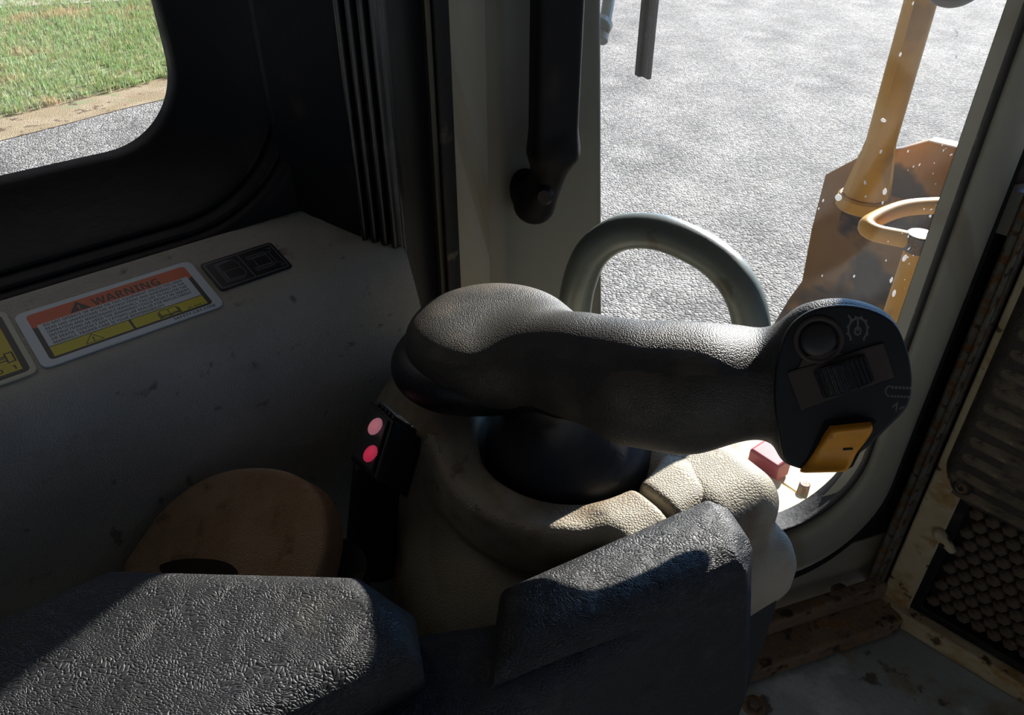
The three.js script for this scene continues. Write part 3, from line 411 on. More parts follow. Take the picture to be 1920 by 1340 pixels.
// ------------------------------------------------------------------ console: boot housing with split collar, and front cover
const CC = V(0.0340, 0.690, -0.351);
{
  const t = thing('boot_housing', 'beige moulded console dome with split collar round the joystick boot', 'console');
  const lug = V(0.62, 0, 0.785).normalize(), lt = V(lug.z, 0, -lug.x);
  const lip = (x, y, z) => { const r = Math.hypot(x - CC.x, z - CC.z), a = r - 0.0655, b = y - (CC.y - 0.012); const dx = Math.max(Math.abs(a) - 0.006, 0), dy = Math.max(Math.abs(b) - 0.012, 0); return Math.hypot(dx, dy) - 0.008; };
  const dome = ell(V(CC.x - 0.012, 0.598, CC.z + 0.004), V(1, 0, 0), UP, V(0, 0, 1), 0.098, 0.072, 0.094), low = rb(V(CC.x - 0.012, 0.55, CC.z + 0.0), V(1, 0, 0), UP, V(0, 0, 1), 0.095, 0.06, 0.09, 0.05);
  const lugC = CC.clone().addScaledVector(lug, 0.070), lugBox = rb(V(lugC.x, CC.y - 0.018, lugC.z), lug, UP, lt, 0.018, 0.026, 0.036, 0.010);
  const bump = cone(P(805, 772, 0.525), 0.034, P(905, 850, 0.480), 0.030), bump2 = rb(P(830, 830, 0.52), WU, UP, WN, 0.05, 0.03, 0.03, 0.025);
  const slotC = CC.clone().addScaledVector(lug, 0.08);
  const f = (x, y, z) => {
    const r = Math.hypot(x - CC.x, z - CC.z); let d = smin(dome(x, y, z), low(x, y, z), 0.03); d = smin(d, smin(bump(x, y, z), bump2(x, y, z), 0.03), 0.035); d = smin(d, lip(x, y, z), 0.012); d = smin(d, lugBox(x, y, z), 0.010);
    d = smax(d, -Math.max(r - 0.0545, 0.652 - y), 0.006);
    const px = x - slotC.x, pz = z - slotC.z, along = px * lug.x + pz * lug.z, across = Math.abs(px * lt.x + pz * lt.z); d = smax(d, -Math.max(across - 0.0022, Math.abs(along) - 0.035, 0.655 - y), 0.005);
    return d;
  };
  part(t, 'housing', sdfMesh(f, [-0.10, 0.49, -0.47], [0.15, 0.74, -0.225], 0.0026), M.beige);
  place(t);
  const c = thing('console_cover', 'light grey moulded console cover in front of the joystick', 'cover');
  const ax = az(58), n = az(148);
  const an = (a, b, y) => V(0, y, 0).addScaledVector(ax, a).addScaledVector(n, b);
  const top = rb(an(0.2685, -0.226, 0.6455), ax, UP, n, 0.0335, 0.053, 0.049, 0.022), step = rb(an(0.271, -0.205, 0.628), ax, UP, n, 0.037, 0.030, 0.038, 0.015), under = rb(an(0.268, -0.204, 0.628), ax, UP, n, 0.038, 0.014, 0.0385, 0.008);
  const g = (x, y, z) => smin(smin(top(x, y, z), step(x, y, z), 0.010), under(x, y, z), 0.010);
  part(c, 'cover', sdfMesh(g, [0.01, 0.56, -0.45], [0.25, 0.73, -0.22], 0.0026), M.beige); place(c);
}
// black textured side panel under the armrest and console
{
  const p0 = V(0.137, 0.6, -0.279), n = az(148), fr = planeFrame(p0, n, az(58)); const o = [[1300, 1120], [1462, 1118], [1455, 1150], [1395, 1345], [1200, 1345]].map(([a, b]) => fr.to(onPlane(a, b, p0, n)).slice(0, 2));
  const lowY = -0.55; o[3] = [o[2][0] - 0.02, lowY]; o[4] = [-0.3, lowY]; o[0] = [-0.3, o[0][1]];
  single('seat_side_panel', 'black grained panel hanging below the front armrest pad', 'panel', plate(fr, o, 0.012, 0.003), M.vinylSide);
}
// ------------------------------------------------------------------ armrest
{
  const t = thing('armrest', 'black grained vinyl seat armrest with rear cushion and raised front pad', 'armrest');
  const A = poly2([[-0.197, -0.250], [-0.075, -0.249], [-0.046, -0.228], [-0.040, -0.203], [-0.10, -0.166], [-0.27, -0.075], [-0.345, -0.150], [-0.236, -0.221]]);
  const sc = (k, f, lo, hi, cell) => sdfMesh((x, y, z) => k * f(x / k, 1 + (y - 1) / k, z / k), [lo[0] * k, 1 + (lo[1] - 1) * k, lo[2] * k], [hi[0] * k, 1 + (hi[1] - 1) * k, hi[2] * k], cell);
  part(t, 'rear_cushion', sc(0.935, (x, y, z) => prismD(A(x, z), y + (x + 0.1) * 0.03, 0.575, 0.703, 0.016), [-0.37, 0.55, -0.27], [-0.02, 0.73, -0.06], 0.0028), M.vinyl);
  const Bp = poly2([[-0.006, -0.240], [0.106, -0.2995], [0.118, -0.291], [0.1235, -0.270], [0.116, -0.251], [-0.012, -0.186]]);
  part(t, 'front_pad', sc(1.006, (x, y, z) => { const q = clamp((0.70 - y) / 0.12, 0, 1); return prismD(Bp(x - 0.018 * q * sstep(0.0, 0.1, x), z - 0.006 * q), y - (x - 0.05) * 0.01, 0.578, 0.704, 0.015) * 0.92; }, [-0.03, 0.56, -0.325], [0.17, 0.72, -0.165], 0.0024), M.vinyl);
  const Cp = poly2([[-0.20, -0.235], [-0.05, -0.232], [0.02, -0.243], [0.10, -0.285], [0.118, -0.262], [0.0, -0.182], [-0.26, -0.06], [-0.31, -0.14]]);
  part(t, 'base', sc(0.965, (x, y, z) => prismD(Cp(x, z), y, 0.56, 0.681, 0.018), [-0.34, 0.54, -0.31], [0.15, 0.70, -0.03], 0.0032), M.vinyl);
  place(t);
}
// ------------------------------------------------------------------ tan pad
{
  const p0 = P(575, 1020, 0.420), n = UP.clone().multiplyScalar(0.80).add(V(-0.20, 0, 0.50)).normalize(), fr = planeFrame(p0, n, V(1, 0, -0.2));
  const px = [[222, 1076], [255, 1015], [300, 955], [360, 906], [420, 881], [485, 874], [540, 884], [580, 908], [604, 945], [612, 990], [606, 1040], [590, 1090], [540, 1130], [420, 1150], [280, 1140]];
  const o = smoothLoop(px.map(([a, b]) => fr.to(onPlane(a, b, p0, n)).slice(0, 2)), 72);
  const t = thing('tan_pad', 'tan suede rounded pad behind the rear armrest cushion', 'pad'); part(t, 'pad', plate(fr, o, 0.026, 0.004, [], 3), M.suede);
  const sp = smoothLoop([[300, 1062], [330, 1050], [380, 1047], [430, 1056], [446, 1075], [400, 1100], [330, 1096]].map(([a, b]) => fr.to(onPlane(a, b, p0, n)).slice(0, 2)), 32);
  part(t, 'patch', plate(fr, sp, 0.002, 0.0006, [], 2, 0.0012), M.suedeDark, 'dark worn patch');
  const c = fr.at(0, -0.01, -0.026); part(t, 'stem', cyl(V(c.x, 0.52, c.z - 0.01), c, 0.02, 0.022, 20), M.blackRubber); place(t);
}
// ------------------------------------------------------------------ warning lamp block
{
  const t = thing('indicator_block', 'small black block with two round pink indicator lamps', 'indicator');
  const c = P(700, 822, 0.452), f0 = P(695, 746, 0.468), fl = P(653, 862, 0.450), fb = P(704, 901, 0.430), ft = P(738, 787, 0.446);
  const down = fl.clone().sub(f0).add(fb.clone().sub(ft)).normalize(), right = ft.clone().sub(f0).add(fb.clone().sub(fl)); right.addScaledVector(down, -right.dot(down)).normalize(); const n = right.clone().cross(down.clone().negate()).normalize(); if (n.dot(EYE.clone().sub(c)) < 0) n.negate();
  const fr = { ...planeFrame(c, n, right) }, at = (a, b) => fr.to(onPlane(a, b, c, n)).slice(0, 2), q = [[695, 748], [738, 788], [704, 899], [655, 860]].map(([a, b]) => at(a, b));
  part(t, 'body', plate(fr, q, 0.03, 0.0018), M.blackPlastic);
  const mid = (u, v) => { const l = (a, b, k) => [lerp(a[0], b[0], k), lerp(a[1], b[1], k)]; return l(l(q[0], q[1], u), l(q[3], q[2], u), v); };
  part(t, 'bezel', plate(fr, [mid(0.12, 0.06), mid(0.9, 0.06), mid(0.9, 0.94), mid(0.12, 0.94)], 0.003, 0.001, [], 2, 0.0022), M.blackGloss);
  part(t, 'divider', plate(fr, [mid(0.1, 0.49), mid(0.92, 0.49), mid(0.92, 0.51), mid(0.1, 0.51)], 0.002, 0, [], 2, 0.0028), M.blackPlastic);
  for (let i = 0; i < 5; i++) { const a = mid(0.28 + i * 0.15, 0.0), p = fr.at(a[0], a[1], -0.012).addScaledVector(fr.y, 0.0012); part(t, 'rib', rbox(p, 0.0028, 0.003, 0.022, 0.0008, fr.x, fr.y), M.blackPlastic); }
  for (const [px, py, r, e, lab] of [[708, 802, 0.0056, [0.6, 0.24, 0.3], 'pale pink lamp lens'], [699, 853, 0.0054, [0.72, 0.03, 0.10], 'bright red-pink lamp lens']]) {
    const [a, b] = at(px, py), p = fr.at(a, b, 0.002), m = std({ color: 0xd06070, roughness: 0.35, emissive: new THREE.Color(...e), emissiveIntensity: 0.36 });
    const d = part(t, 'lamp_lens', new THREE.SphereGeometry(1, 20, 12), m, lab); d.scale.set(r, r, r * 0.35); d.position.copy(p); d.quaternion.setFromRotationMatrix(new THREE.Matrix4().makeBasis(fr.x, fr.y, fr.z));
    const l = new THREE.PointLight(new THREE.Color(...e), 0.00002); l.position.copy(p).addScaledVector(n, 0.006); l.castShadow = true; l.shadow.radius = 0.2; t.add(l);
  }
  part(t, 'pedestal', sdfMesh(cone(P(708, 870, 0.474), 0.015, P(708, 1030, 0.532), 0.022), ...boundsOf([P(708, 870, 0.474), P(708, 1030, 0.532)], 0.03), 0.003), M.blackRubber);
  place(t);
}
// ------------------------------------------------------------------ joystick
{
  const t = thing('joystick', 'black palm-grip joystick with control head on a rubber boot', 'joystick');
  // control head plane
  const H = P(1578, 712, 0.340), cam = EYE.clone().sub(H).normalize(), cu = V(0, C35, -S35), n = cam.clone().addScaledVector(V(1, 0, 0), 0.16).addScaledVector(cu, -0.16).normalize(), fr = planeFrame(H, n, V(1, 0, 0)), at = (a, b) => fr.to(onPlane(a, b, H, n)).slice(0, 2);
  const facePx = [[1452, 812], [1444, 740], [1452, 660], [1474, 606], [1512, 575], [1570, 562], [1632, 570], [1680, 596], [1706, 648], [1717, 712], [1708, 762], [1668, 806], [1610, 858], [1566, 881], [1505, 888], [1468, 872]];
  const face = smoothLoop(facePx.map(([a, b]) => at(a, b)), 64), f2 = poly2(face);
  const S = [[845, 640, 0.455, 0.0325], [930, 640, 0.444, 0.0340], [1020, 672, 0.424, 0.0245], [1100, 690, 0.402, 0.0242], [1200, 711, 0.381, 0.0242], [1310, 719, 0.375, 0.0250], [1395, 718, 0.383, 0.0228], [1465, 716, 0.400, 0.021]].map(([a, b, d, r]) => [P(a, b, d), r]);
  const tdir = S[2][0].clone().sub(S[0][0]).normalize(), tn = tdir.clone().cross(UP).normalize(), tu = tn.clone().cross(tdir).normalize(), pc = P(922, 638, 0.445), pe = ell(pc, tdir, tu, tn, 0.0525, 0.037, 0.047), pn = V(-0.10, 0.99, 0.02).normalize(), palm = (x, y, z) => smax(pe(x, y, z), (x - pc.x) * pn.x + (y - pc.y) * pn.y + (z - pc.z) * pn.z - 0.0195, 0.014);
  const chain = [palm]; for (let i = 2; i + 1 < S.length; i++) chain.push(cone(S[i][0], S[i][1], S[i + 1][0], S[i + 1][1]));
  const bulge = cone(P(1190, 762, 0.383), 0.0150, P(1275, 766, 0.375), 0.0172);
  const head = (x, y, z) => { const qx = x - H.x, qy = y - H.y, qz = z - H.z, a = qx * fr.x.x + qy * fr.x.y + qz * fr.x.z, b = qx * fr.y.x + qy * fr.y.y + qz * fr.y.z, c = qx * fr.z.x + qy * fr.z.y + qz * fr.z.z; return prismD(f2(a, b) + Math.max(0, -c - 0.012) * 0.10, c, -0.046, 0.0, 0.011); };
  const body = (x, y, z) => { let d = 1; for (const c of chain) d = smin(d, c(x, y, z), 0.019); return smin(d, bulge(x, y, z), 0.02); };
  part(t, 'grip', sdfMesh((x, y, z) => smin(body(x, y, z), head(x, y, z), 0.014), [-0.085, 0.69, -0.43], [0.225, 0.88, -0.21], 0.0022), M.grip);
  // lower shell under the palm rest, slightly wider and lower
  const sh = S.slice(0, 4).map(([p, r], i) => [p.clone().add(V(-0.0045, -0.0115, 0.001)), r * [0.96, 0.96, 0.9, 0.75][i]]), shc = [ell(P(902, 645, 0.449).add(V(-0.0068, -0.0100, 0.001)), tdir, tu, tn, 0.0485, 0.026, 0.0445)]; for (let i = 1; i + 1 < sh.length; i++) shc.push(cone(sh[i][0], sh[i][1], sh[i + 1][0], sh[i + 1][1]));
  part(t, 'lower_shell', sdfMesh((x, y, z) => { let d = 1; for (const c of shc) d = smin(d, c(x, y, z), 0.01); return smax(d, (x - pc.x) * pn.x + (y - pc.y) * pn.y + (z - pc.z) * pn.z - 0.004, 0.006); }, ...boundsOf(sh.map((q) => q[0]), 0.042), 0.0026), M.blackPlastic);
  // rubber boot
  const bc = V(CC.x, CC.y - 0.004, CC.z), bowl = ell(bc, V(1, 0, 0), UP, V(0, 0, 1), 0.0505, 0.034, 0.0505), stem = cone(bc.clone().add(V(0, 0.01, 0)), 0.040, P(1030, 740, 0.43), 0.022);
  part(t, 'boot', sdfMesh((x, y, z) => smin(bowl(x, y, z), stem(x, y, z), 0.02), [-0.04, 0.64, -0.42], [0.11, 0.80, -0.27], 0.0026), M.boot);
  // face plate with printed marks
  const x0 = Math.min(...face.map((q) => q[0])), x1 = Math.max(...face.map((q) => q[0])), y0 = Math.min(...face.map((q) => q[1])), y1 = Math.max(...face.map((q) => q[1]));
  const map = canvasTex(1024, 1024, (x, w, h) => {
    x.fillStyle = '#0e0e10'; x.fillRect(0, 0, w, h); const c = (a, b) => { const [p, q] = at(a, b); return [(p - x0) / (x1 - x0) * w, (1 - (q - y0) / (y1 - y0)) * h]; }, k = w / (x1 - x0) * 0.340 / FPX;
    x.strokeStyle = '#63605d'; x.fillStyle = '#63605d'; x.lineWidth = 3.2 * k; const [gx, gy] = c(1607, 617);
    x.beginPath(); x.arc(gx, gy, 16 * k, Math.PI * 0.72, Math.PI * 2.28); x.stroke(); for (let i = 0; i < 10; i++) { const a = Math.PI * (0.72 + 0.173 * i); x.beginPath(); x.arc(gx + Math.cos(a) * 18 * k, gy + Math.sin(a) * 18 * k, 2 * k, 0, 7); x.fill(); }
    x.beginPath(); x.arc(gx, gy + 2 * k, 5 * k, 0, 7); x.stroke(); x.beginPath(); x.moveTo(gx, gy + 2 * k); x.lineTo(gx - 1 * k, gy - 14 * k); x.stroke(); x.beginPath(); x.moveTo(gx - 18 * k, gy - 20 * k); x.lineTo(gx - 10 * k, gy - 12 * k); x.stroke();
    const [tx, ty] = c(1682, 733); for (let i = 0; i < 6; i++) { x.fillRect(tx + (-12 + i * 6.2) * k, ty - 8 * k, 4.4 * k, 4 * k); x.fillRect(tx + (-12 + i * 5.6) * k, ty + 5 * k, 4 * k, 3 * k); } x.lineWidth = 2.4 * k; x.beginPath(); x.arc(tx - 14 * k, ty - 0.5 * k, 7 * k, 1.5, 4.8); x.stroke();
    x.beginPath(); x.moveTo(tx - 8 * k, ty + 22 * k); x.lineTo(tx, ty + 16 * k); x.lineTo(tx - 1 * k, ty + 28 * k); x.moveTo(tx + 4 * k, ty + 24 * k); x.lineTo(tx + 12 * k, ty + 20 * k); x.stroke();
  });
  const inset = smoothLoop(facePx.map(([a, b]) => { const [p, q] = at(a, b), [cx, cy] = at(1580, 722); return [lerp(p, cx, 0.055), lerp(q, cy, 0.055)]; }), 64);
  const fg = plate(fr, inset, 0.004, 0.0012, [], 3, 0.0018); { const p = fg.attributes.position, uv = fg.attributes.uv, q = V(); for (let i = 0; i < p.count; i++) { q.fromBufferAttribute(p, i); const [a, b] = fr.to(q); uv.setXY(i, (a - x0) / (x1 - x0), (b - y0) / (y1 - y0)); } }
  part(t, 'face_plate', fg, std({ map, roughness: 0.5 }));
  // raised rims of the button and of the roller well
  const [bx, by] = at(1533, 636), R = 45 * 0.340 / FPX; const circ = (r, k = 28) => Array.from({ length: k }, (_, i) => [bx + r * Math.cos(i / k * 6.2832), by + r * Math.sin(i / k * 6.2832)]);
  part(t, 'button_rim', plate(fr, circ(R), 0.003, 0.0008, [circ(R * 0.8)], 2, 0.0032), M.rimBrown);
  part(t, 'button', (() => { const g = new THREE.SphereGeometry(1, 24, 12); g.scale(R * 0.74, R * 0.74, 0.0022); g.applyMatrix4(new THREE.Matrix4().makeBasis(fr.x, fr.y, fr.z).setPosition(fr.at(bx, by, 0.0018))); return metres(g); })(), M.boot);
  const rect = [[1474, 697], [1500, 767], [1676, 705], [1654, 641]].map(([a, b]) => at(a, b)), cen = at(1577, 702), shrink = (k) => rect.map(([a, b]) => [lerp(a, cen[0], k), lerp(b, cen[1], k)]);
  part(t, 'roller_rim', plate(fr, rect, 0.003, 0.0006, [shrink(0.075)], 2, 0.0030), M.rimBrown);
  part(t, 'rim_bridge', plate(fr, [[1504, 668], [1496, 689], [1578, 664], [1572, 650]].map(([a, b]) => at(a, b)), 0.002, 0.0005, [], 2, 0.0028), M.rimBrown);
  // thumb roller with ridges, turning along the long side of its well
  const e0 = at(1487, 732), e1 = at(1665, 673), lx = V(e1[0] - e0[0], e1[1] - e0[1], 0).normalize(), ldir = fr.x.clone().multiplyScalar(lx.x).addScaledVector(fr.y, lx.y), adir = fr.z.clone().cross(ldir).normalize();
  const rc = at(1580, 703), rr = 0.0175, cc = fr.at(rc[0], rc[1], -0.0105);
  const wgeo = cyl(cc.clone().addScaledVector(adir, -0.0068), cc.clone().addScaledVector(adir, 0.0068), rr, rr, 48, 0.0008), wm = part(t, 'thumb_roller', wgeo, M.blackPlastic);
  for (let i = -6; i <= 6; i++) { const a = i * 7.2 * DEG, p = cc.clone().addScaledVector(ldir, Math.sin(a) * rr).addScaledVector(fr.z, Math.cos(a) * rr), ay = fr.z.clone().multiplyScalar(Math.cos(a)).addScaledVector(ldir, Math.sin(a)); part(wm, 'ridge', rbox(p, 0.0125, 0.0012, 0.0011, 0.0004, adir, ay, 1), M.blackPlastic); }
  // yellow rocker, its face bent like a shallow S
  const eL = curve([[1554, 796], [1543, 812], [1532, 832], [1520, 852], [1508, 868], [1499, 880]].map(([a, b]) => V(a, b, 0)), 20), eR = curve([[1629, 788], [1629, 802], [1617, 826], [1603, 848], [1594, 866], [1583, 878]].map(([a, b]) => V(a, b, 0)), 20), yrows = [];
  for (let i = -1; i <= 21; i++) { const k = clamp(i, 0, 20), row = [], tt = k / 20, hgt = 0.0068 + 0.0028 * Math.cos(tt * Math.PI * 1.5), endk = i < 0 || i > 20; for (let j = -1; j <= 13; j++) { const m = clamp(j, 0, 12) / 12, q = at(lerp(eL[k].x, eR[k].x, m), lerp(eL[k].y, eR[k].y, m)), ed = Math.min(m, 1 - m), ee = Math.min(tt, 1 - tt); row.push(fr.at(q[0], q[1], j < 0 || j > 12 || endk ? 0.001 : hgt - 0.0014 * (1 - sstep(0, 0.1, ed)) - 0.0012 * (1 - sstep(0, 0.06, ee)))); } yrows.push(row.reverse()); }
  const yg = metres(sheet(yrows));
  part(t, 'yellow_rocker', yg, M.yellowSwitch, 'amber yellow rocker switch');
  part(t, 'rocker_mark', plate(fr, [[1577, 835], [1595, 834], [1595, 837], [1577, 838]].map(([a, b]) => at(a, b)), 0.0006, 0, [], 1, 0.0058), M.blackPlastic, 'short black dash mark');
  part(t, 'rocker_well', plate(fr, [[1545, 786], [1612, 776], [1642, 786], [1598, 872], [1582, 881], [1500, 882]].map(([a, b]) => at(a, b)), 0.002, 0.0006, [], 2, 0.0024), M.darkVoid);
  place(t);
}
// ------------------------------------------------------------------ front bulkhead to the right: rail, post, beam, mat grille, ribbed pad
{
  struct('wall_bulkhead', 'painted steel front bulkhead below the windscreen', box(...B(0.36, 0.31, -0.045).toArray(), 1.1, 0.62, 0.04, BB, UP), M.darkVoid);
  const f = new THREE.Group(); f.name = 'trim_4'; f.userData = { kind: 'structure', label: 'rust-stained cream steel post and floor beam of the bulkhead' };
  part(f, 'post', rbox(B(-0.112, 0.33, -0.008), 0.042, 0.66, 0.03, 0.004, BB), M.rustyPaint); part(f, 'beam', rbox(B(0.36, 0.016, 0.0), 1.0, 0.032, 0.045, 0.006, BB), M.rustyPaint); scene.add(shade(f));
  const rl = new THREE.Group(); rl.name = 'trim_5'; rl.userData = { kind: 'structure', label: 'worn metal rail with rust patches beside the door frame' };
  const rp = B(-0.147, 0, 0.004); part(rl, 'rail', rbox(V(rp.x, 0.86, rp.z), 0.022, 1.7, 0.02, 0.005, BB), M.steel); part(rl, 'rail_lip', rbox(V(rp.x - 0.006, 0.86, rp.z + 0.012), 0.008, 1.7, 0.008, 0.003, BB), M.steel); part(rl, 'back_plate', rbox(V(rp.x - 0.03, 0.86, rp.z - 0.03), 0.08, 1.7, 0.02, 0.004, DS), M.darkVoid);
  scene.add(shade(rl));
  // mat grille of domed hexagons in a black frame
  const t = thing('hex_grille', 'black framed grille of brown hexagons in the bulkhead', 'grille');
  const fr = planeFrame(B(0, 0, 0.0), BN, BB), outer = roundRect(-0.1, 0.036, 0.34, 0.30, 0.004, 3), inner = roundRect(-0.079, 0.05, 0.325, 0.29, 0.003, 3);
  part(t, 'frame', plate(fr, outer, 0.022, 0.002, [inner], 2, 0.006), M.blackTrim); part(t, 'backing', plate(fr, roundRect(-0.08, 0.048, 0.33, 0.292, 0.002, 2), 0.006, 0, [], 1, -0.014), M.darkVoid);
  const pitch = 0.0205, hexg = new THREE.LatheGeometry([[0, 0.0042], [0.0076, 0.0038], [0.0096, 0.0022], [0.0104, -0.003]].map(([a, b]) => new THREE.Vector2(a, b)), 6); hexg.rotateY(Math.PI / 6); hexg.rotateX(Math.PI / 2); const hg = hexg.toNonIndexed(); hg.computeVertexNormals(); const hgm = metres(hg); hgm.applyMatrix4(new THREE.Matrix4().makeBasis(fr.x, fr.y, fr.z));
  let cnt = 0; for (let j = 0; j < 13; j++) for (let i = 0; i < 10; i++) { const b = -0.07 + (i + (j % 2) * 0.5) * pitch * 1.02, y = 0.058 + j * pitch * 0.885; if (y > 0.284 || b > 0.12) continue; const m = part(t, 'hexagon', hgm, M.hexBrown); m.position.copy(fr.at(b, y, -0.010)); cnt++; }
  place(t);
  // ribbed rubber pad
  const pd = thing('ribbed_pad', 'mud-caked ribbed rubber pad above the hexagon grille', 'pad');
  const nzp = fbm(61, 6, 4), rows = [], outl = poly2(roundRect(-0.126, 0.262, 0.42, 0.70, 0.055, 10));
  for (let j = 0; j <= 120; j++) { const row = [], y = 0.262 + 0.438 * j / 120; for (let i = 0; i <= 90; i++) { let b = -0.126 + 0.546 * (i / 90); let yy = y; const cr = 0.055, cx = -0.126 + cr, cy = 0.262 + cr; if (yy < cy) { const mn = cx - Math.sqrt(Math.max(0, cr * cr - (cy - yy) ** 2)); b = lerp(mn, 0.42, i / 90); } const d = -outl(b, yy), edge = sstep(0, 0.012, d); row.push(B(b, yy, 0.004 + edge * 0.020 + 0.004 * edge * (nzp(b * 3 + 0.5, yy * 3) - 0.5))); } rows.push(row); }
  part(pd, 'pad', sheet(rows, false, 0.0), M.dirtyRubber);
  for (let k = 0; k < 15; k++) {                                 // raised ribs, caked with dried mud
    const y = 0.287 + k * 0.0265, cr = 0.055, cy = 0.262 + cr, b0 = (y < cy ? -0.126 + cr - Math.sqrt(cr * cr - (cy - y) ** 2) : -0.126) + 0.014, rib = [];
    for (let a = 0; a <= 7; a++) { const q = [], t = (a / 7 - 0.5) * 2; for (let i = 0; i <= 40; i++) { const b = lerp(b0, 0.40, i / 40), en = sstep(0, 0.012, b - b0), nn = nzp(b * 2.3 + k * 0.17, y * 3); q.push(B(b, y - 0.05 * (b + 0.1) + 0.005 * (nn - 0.5) + t * 0.0088 * (0.75 + 0.5 * nzp(b * 4 + k * 0.31, 0.4)), 0.0225 + en * (0.0062 + 0.005 * (nn - 0.5)) * (1 - t * t))); } rib.push(q); }
    part(pd, 'rib', sheet(rib), M.mudRib);
  }
  { const p = B(-0.094, 0.297, 0.026); part(pd, 'washer', cyl(p, p.clone().addScaledVector(BN, 0.003), 0.0115, 0.0105, 22, 0.001), M.blackRubber); part(pd, 'screw', cyl(p.clone().addScaledVector(BN, 0.003), p.clone().addScaledVector(BN, 0.005), 0.0075, 0.007, 18, 0.0008), M.steel); part(pd, 'screw_recess', cyl(p.clone().addScaledVector(BN, 0.005), p.clone().addScaledVector(BN, 0.0054), 0.003, 0.003, 8), M.darkVoid); }
  place(pd);
  // small clip between the pad and the grille
  const cl = thing('grille_clip', 'small cream plastic turn clip on the grille frame', 'clip'), cp = B(-0.088, 0.187, 0.012);
  part(cl, 'body', sdfMesh((x, y, z) => { const a = cone(cp.clone().addScaledVector(BB, -0.008).setY(0.196), 0.009, cp.clone().addScaledVector(BB, 0.012).setY(0.182), 0.006); return a(x, y, z); }, ...boundsOf([cp], 0.032), 0.002), M.rustyPaint); part(cl, 'pivot', cyl(cp.clone().addScaledVector(BN, 0.004), cp.clone().addScaledVector(BN, 0.0105), 0.004, 0.0035, 12, 0.0006), M.blackRubber); place(cl);
  // windscreen header and post out of the frame
const w3 = struct('window_3', 'front windscreen above the bulkhead', mergeGeometries([box(...B(0.36, 1.62, -0.03).toArray(), 1.15, 0.2, 0.05, BB, UP), box(...B(0.92, 1.1, -0.03).toArray(), 0.08, 1.0, 0.06, BB, UP), box(...B(0.36, 0.65, -0.03).toArray(), 1.1, 0.05, 0.08, BB, UP)]), M.cabPaint);
  part(w3, 'pane', box(...B(0.36, 1.1, -0.04).toArray(), 1.1, 0.9, 0.004, BB, UP), M.pane, 'windscreen glass'); shade(w3);
}
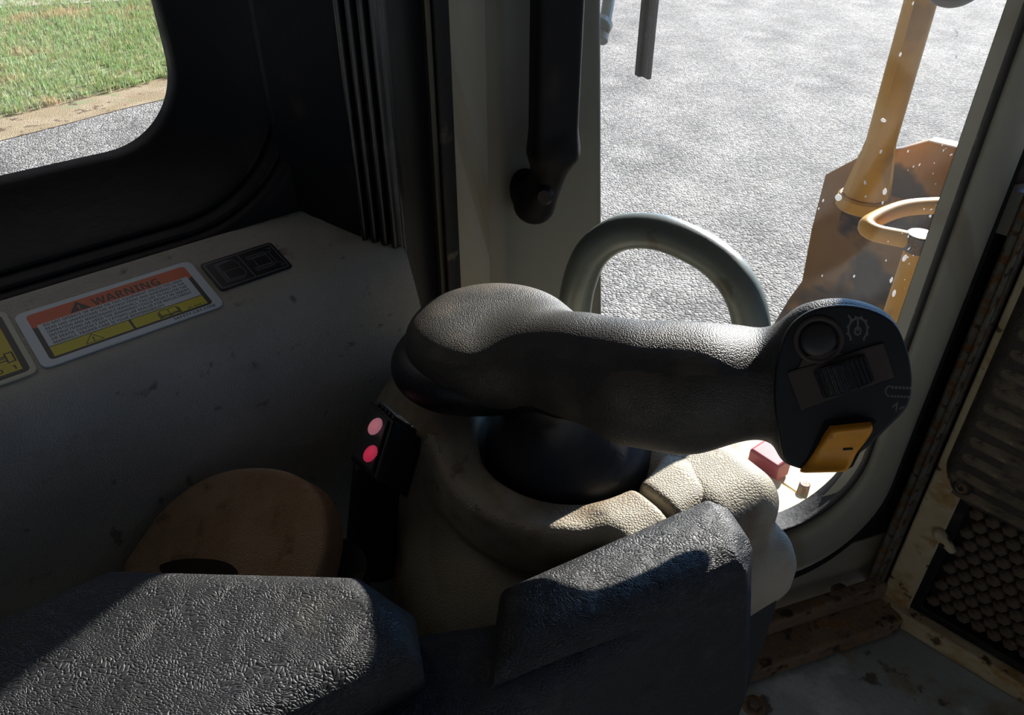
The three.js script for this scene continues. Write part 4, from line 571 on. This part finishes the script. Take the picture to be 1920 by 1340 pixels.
// ------------------------------------------------------------------ outside the door window
{
  const fwd = az(49), bn = fwd.clone().negate();
  // corner plate of the blade with its marker pole
  const t = thing('blade_corner', 'brown weathered yellow blade corner plate with an upright marker pole', 'dozer blade');
  const p0 = P(1640, 420, 2.45), fr = planeFrame(p0, bn, az(139)), at = (a, b) => fr.to(onPlane(a, b, p0, bn)).slice(0, 2);
  const o = [[1546, 328], [1616, 291], [1690, 278], [1740, 264], [1792, 276], [1860, 300], [1860, 760], [1440, 760], [1430, 640], [1478, 560], [1502, 528], [1520, 430]].map(([a, b]) => at(a, b));
  part(t, 'plate', plate(fr, o, 0.06, 0.008), M.bladePaint);
  const pb = P(1622, 372, 2.28), top = pb.clone().setY(2.4);
  part(t, 'pole', cyl(pb.clone().setY(pb.y + 0.17), top, 0.0405, 0.0405, 24), M.machine); part(t, 'pole_cone', cyl(pb.clone().setY(pb.y + 0.012), pb.clone().setY(pb.y + 0.175), 0.068, 0.041, 10, 0.003), M.machine); part(t, 'flange', cyl(pb.clone().setY(pb.y - 0.03), pb.clone().setY(pb.y + 0.012), 0.078, 0.078, 28, 0.006), M.machine);
  part(t, 'bracket', box(...pb.clone().addScaledVector(fwd, 0.09).setY(pb.y - 0.06).toArray(), 0.12, 0.06, 0.18, az(139), UP), M.bladePaint);
  place(t);
  const h = thing('step_handrail', 'yellow bent handrail on a post beside the blade', 'handrail');
  const pts = [P(1800, 386, 1.95), P(1740, 386, 1.93), P(1690, 392, 1.91), P(1640, 412, 1.88), P(1625, 425, 1.86), P(1640, 436, 1.84), P(1690, 447, 1.82), P(1735, 458, 1.8), P(1790, 470, 1.78)];
  part(h, 'rail', tube(pts, 0.021, 60, 14), M.machine); const q = P(1722, 455, 1.81); part(h, 'post', cyl(V(q.x, -0.6, q.z), q, 0.028, 0.026, 16), M.machine); part(h, 'collar', cyl(q.clone().setY(q.y - 0.02), q.clone().setY(q.y + 0.024), 0.034, 0.034, 16, 0.004), M.steel); place(h);
  // wiper blade on the outer face of the glass, and mirror bracket at the pillar
  const w = thing('wiper_arm', 'dark wiper blade hanging outside the door glass', 'wiper'), w0 = onPlane(1204, 142, D(0, 0, -0.06), DN), w1 = onPlane(1228, -160, D(0, 0, -0.06), DN), wd = w1.clone().sub(w0);
  part(w, 'blade', rbox(w0.clone().add(w1).multiplyScalar(0.5), 0.0095, wd.length(), 0.008, 0.0015, DS.clone(), wd.clone().normalize()), M.blackTrim); part(w, 'rubber', rbox(w0.clone().add(w1).multiplyScalar(0.5).addScaledVector(DN, 0.009), 0.004, wd.length() * 0.99, 0.012, 0.001, DS.clone(), wd.clone().normalize()), M.blackRubber); place(w);
  const mb = thing('mirror_bracket', 'slim grey-green bracket outside the pillar top', 'bracket'), m0 = P(1128, 78, 0.68), m1 = P(1152, -60, 0.70); part(mb, 'arm', cyl(m0, m1, 0.0055, 0.0055, 12, 0.0006), M.loopPaint); part(mb, 'knuckle', cyl(P(1126, 52, 0.678), P(1132, 44, 0.682), 0.009, 0.009, 14, 0.001), M.loopPaint); place(mb);
  const mi = thing('mirror', 'dark rounded mirror underside at the top of the door window', 'mirror'), mc = P(1796, -42, 0.98); part(mi, 'shell', sdfMesh(ell(mc, V(1, 0, 0), UP, V(0, 0, 1), 0.042, 0.036, 0.02), ...boundsOf([mc], 0.05), 0.003), M.blackPlastic); part(mi, 'stay', cyl(mc, mc.clone().add(V(0.1, 0.3, 0.02)), 0.008, 0.008, 10), M.blackPlastic); place(mi);
  // track deck beyond the door, two plates with a joint, and a red box on it
  const dk = thing('track_deck', 'cream sunlit deck plate outside the door with a dark joint', 'deck');
  const ja = onY(1470, 905, 0.07), jb = onY(1545, 955, 0.07), jd = jb.clone().sub(ja).setY(0).normalize(), jn = V(-jd.z, 0, jd.x); if (jn.z > 0) jn.negate();
  const clip = (pts, p, n) => { const o = [], h = (q) => (q[0] - p.x) * n.x + (q[1] - p.z) * n.z; pts.forEach((a, i) => { const b = pts[(i + 1) % pts.length], ha = h(a), hb = h(b); if (ha >= 0) o.push(a); if (ha * hb < 0) { const t = ha / (ha - hb); o.push([lerp(a[0], b[0], t), lerp(a[1], b[1], t)]); } }); return o; };
  const zone = [[0.45, -0.08], [1.0, -0.08], [1.0, -0.36], [0.45, -0.36]].map(([s, o]) => { const p = D(s, 0, o); return [p.x, p.z]; });
  const flat = planeFrame(V(0, 0, 0), UP, V(1, 0, 0)), slab = (pl, y, h) => { const g = plate({ m: flat.m.clone().setPosition(0, y, 0) }, pl.map(([x, z]) => [x, -z]), h, 0.003); return g; };
  part(dk, 'far_plate', slab(clip(zone, ja.clone().addScaledVector(jn, 0.008), jn), 0.06, 0.025), M.deck); part(dk, 'near_plate', slab(clip(zone, ja.clone().addScaledVector(jn, -0.008), jn.clone().negate()), 0.075, 0.04), M.deck); part(dk, 'support', slab(zone, 0.03, 0.1), M.machine);
  const bp = onY(1506, 918, 0.07); part(dk, 'stud', cyl(V(bp.x, 0.058, bp.z), V(bp.x, 0.085, bp.z), 0.010, 0.009, 10, 0.001), M.steel); place(dk);
  const rbx = onY(1436, 886, 0.075); single('red_box', 'small red box on the deck just visible past the console', 'box', rbox(rbx.clone().addScaledVector(jn, 0.02).addScaledVector(jd, -0.01).setY(0.082), 0.06, 0.044, 0.045, 0.006, jd), M.red);
}
renderer.render(scene, camera);
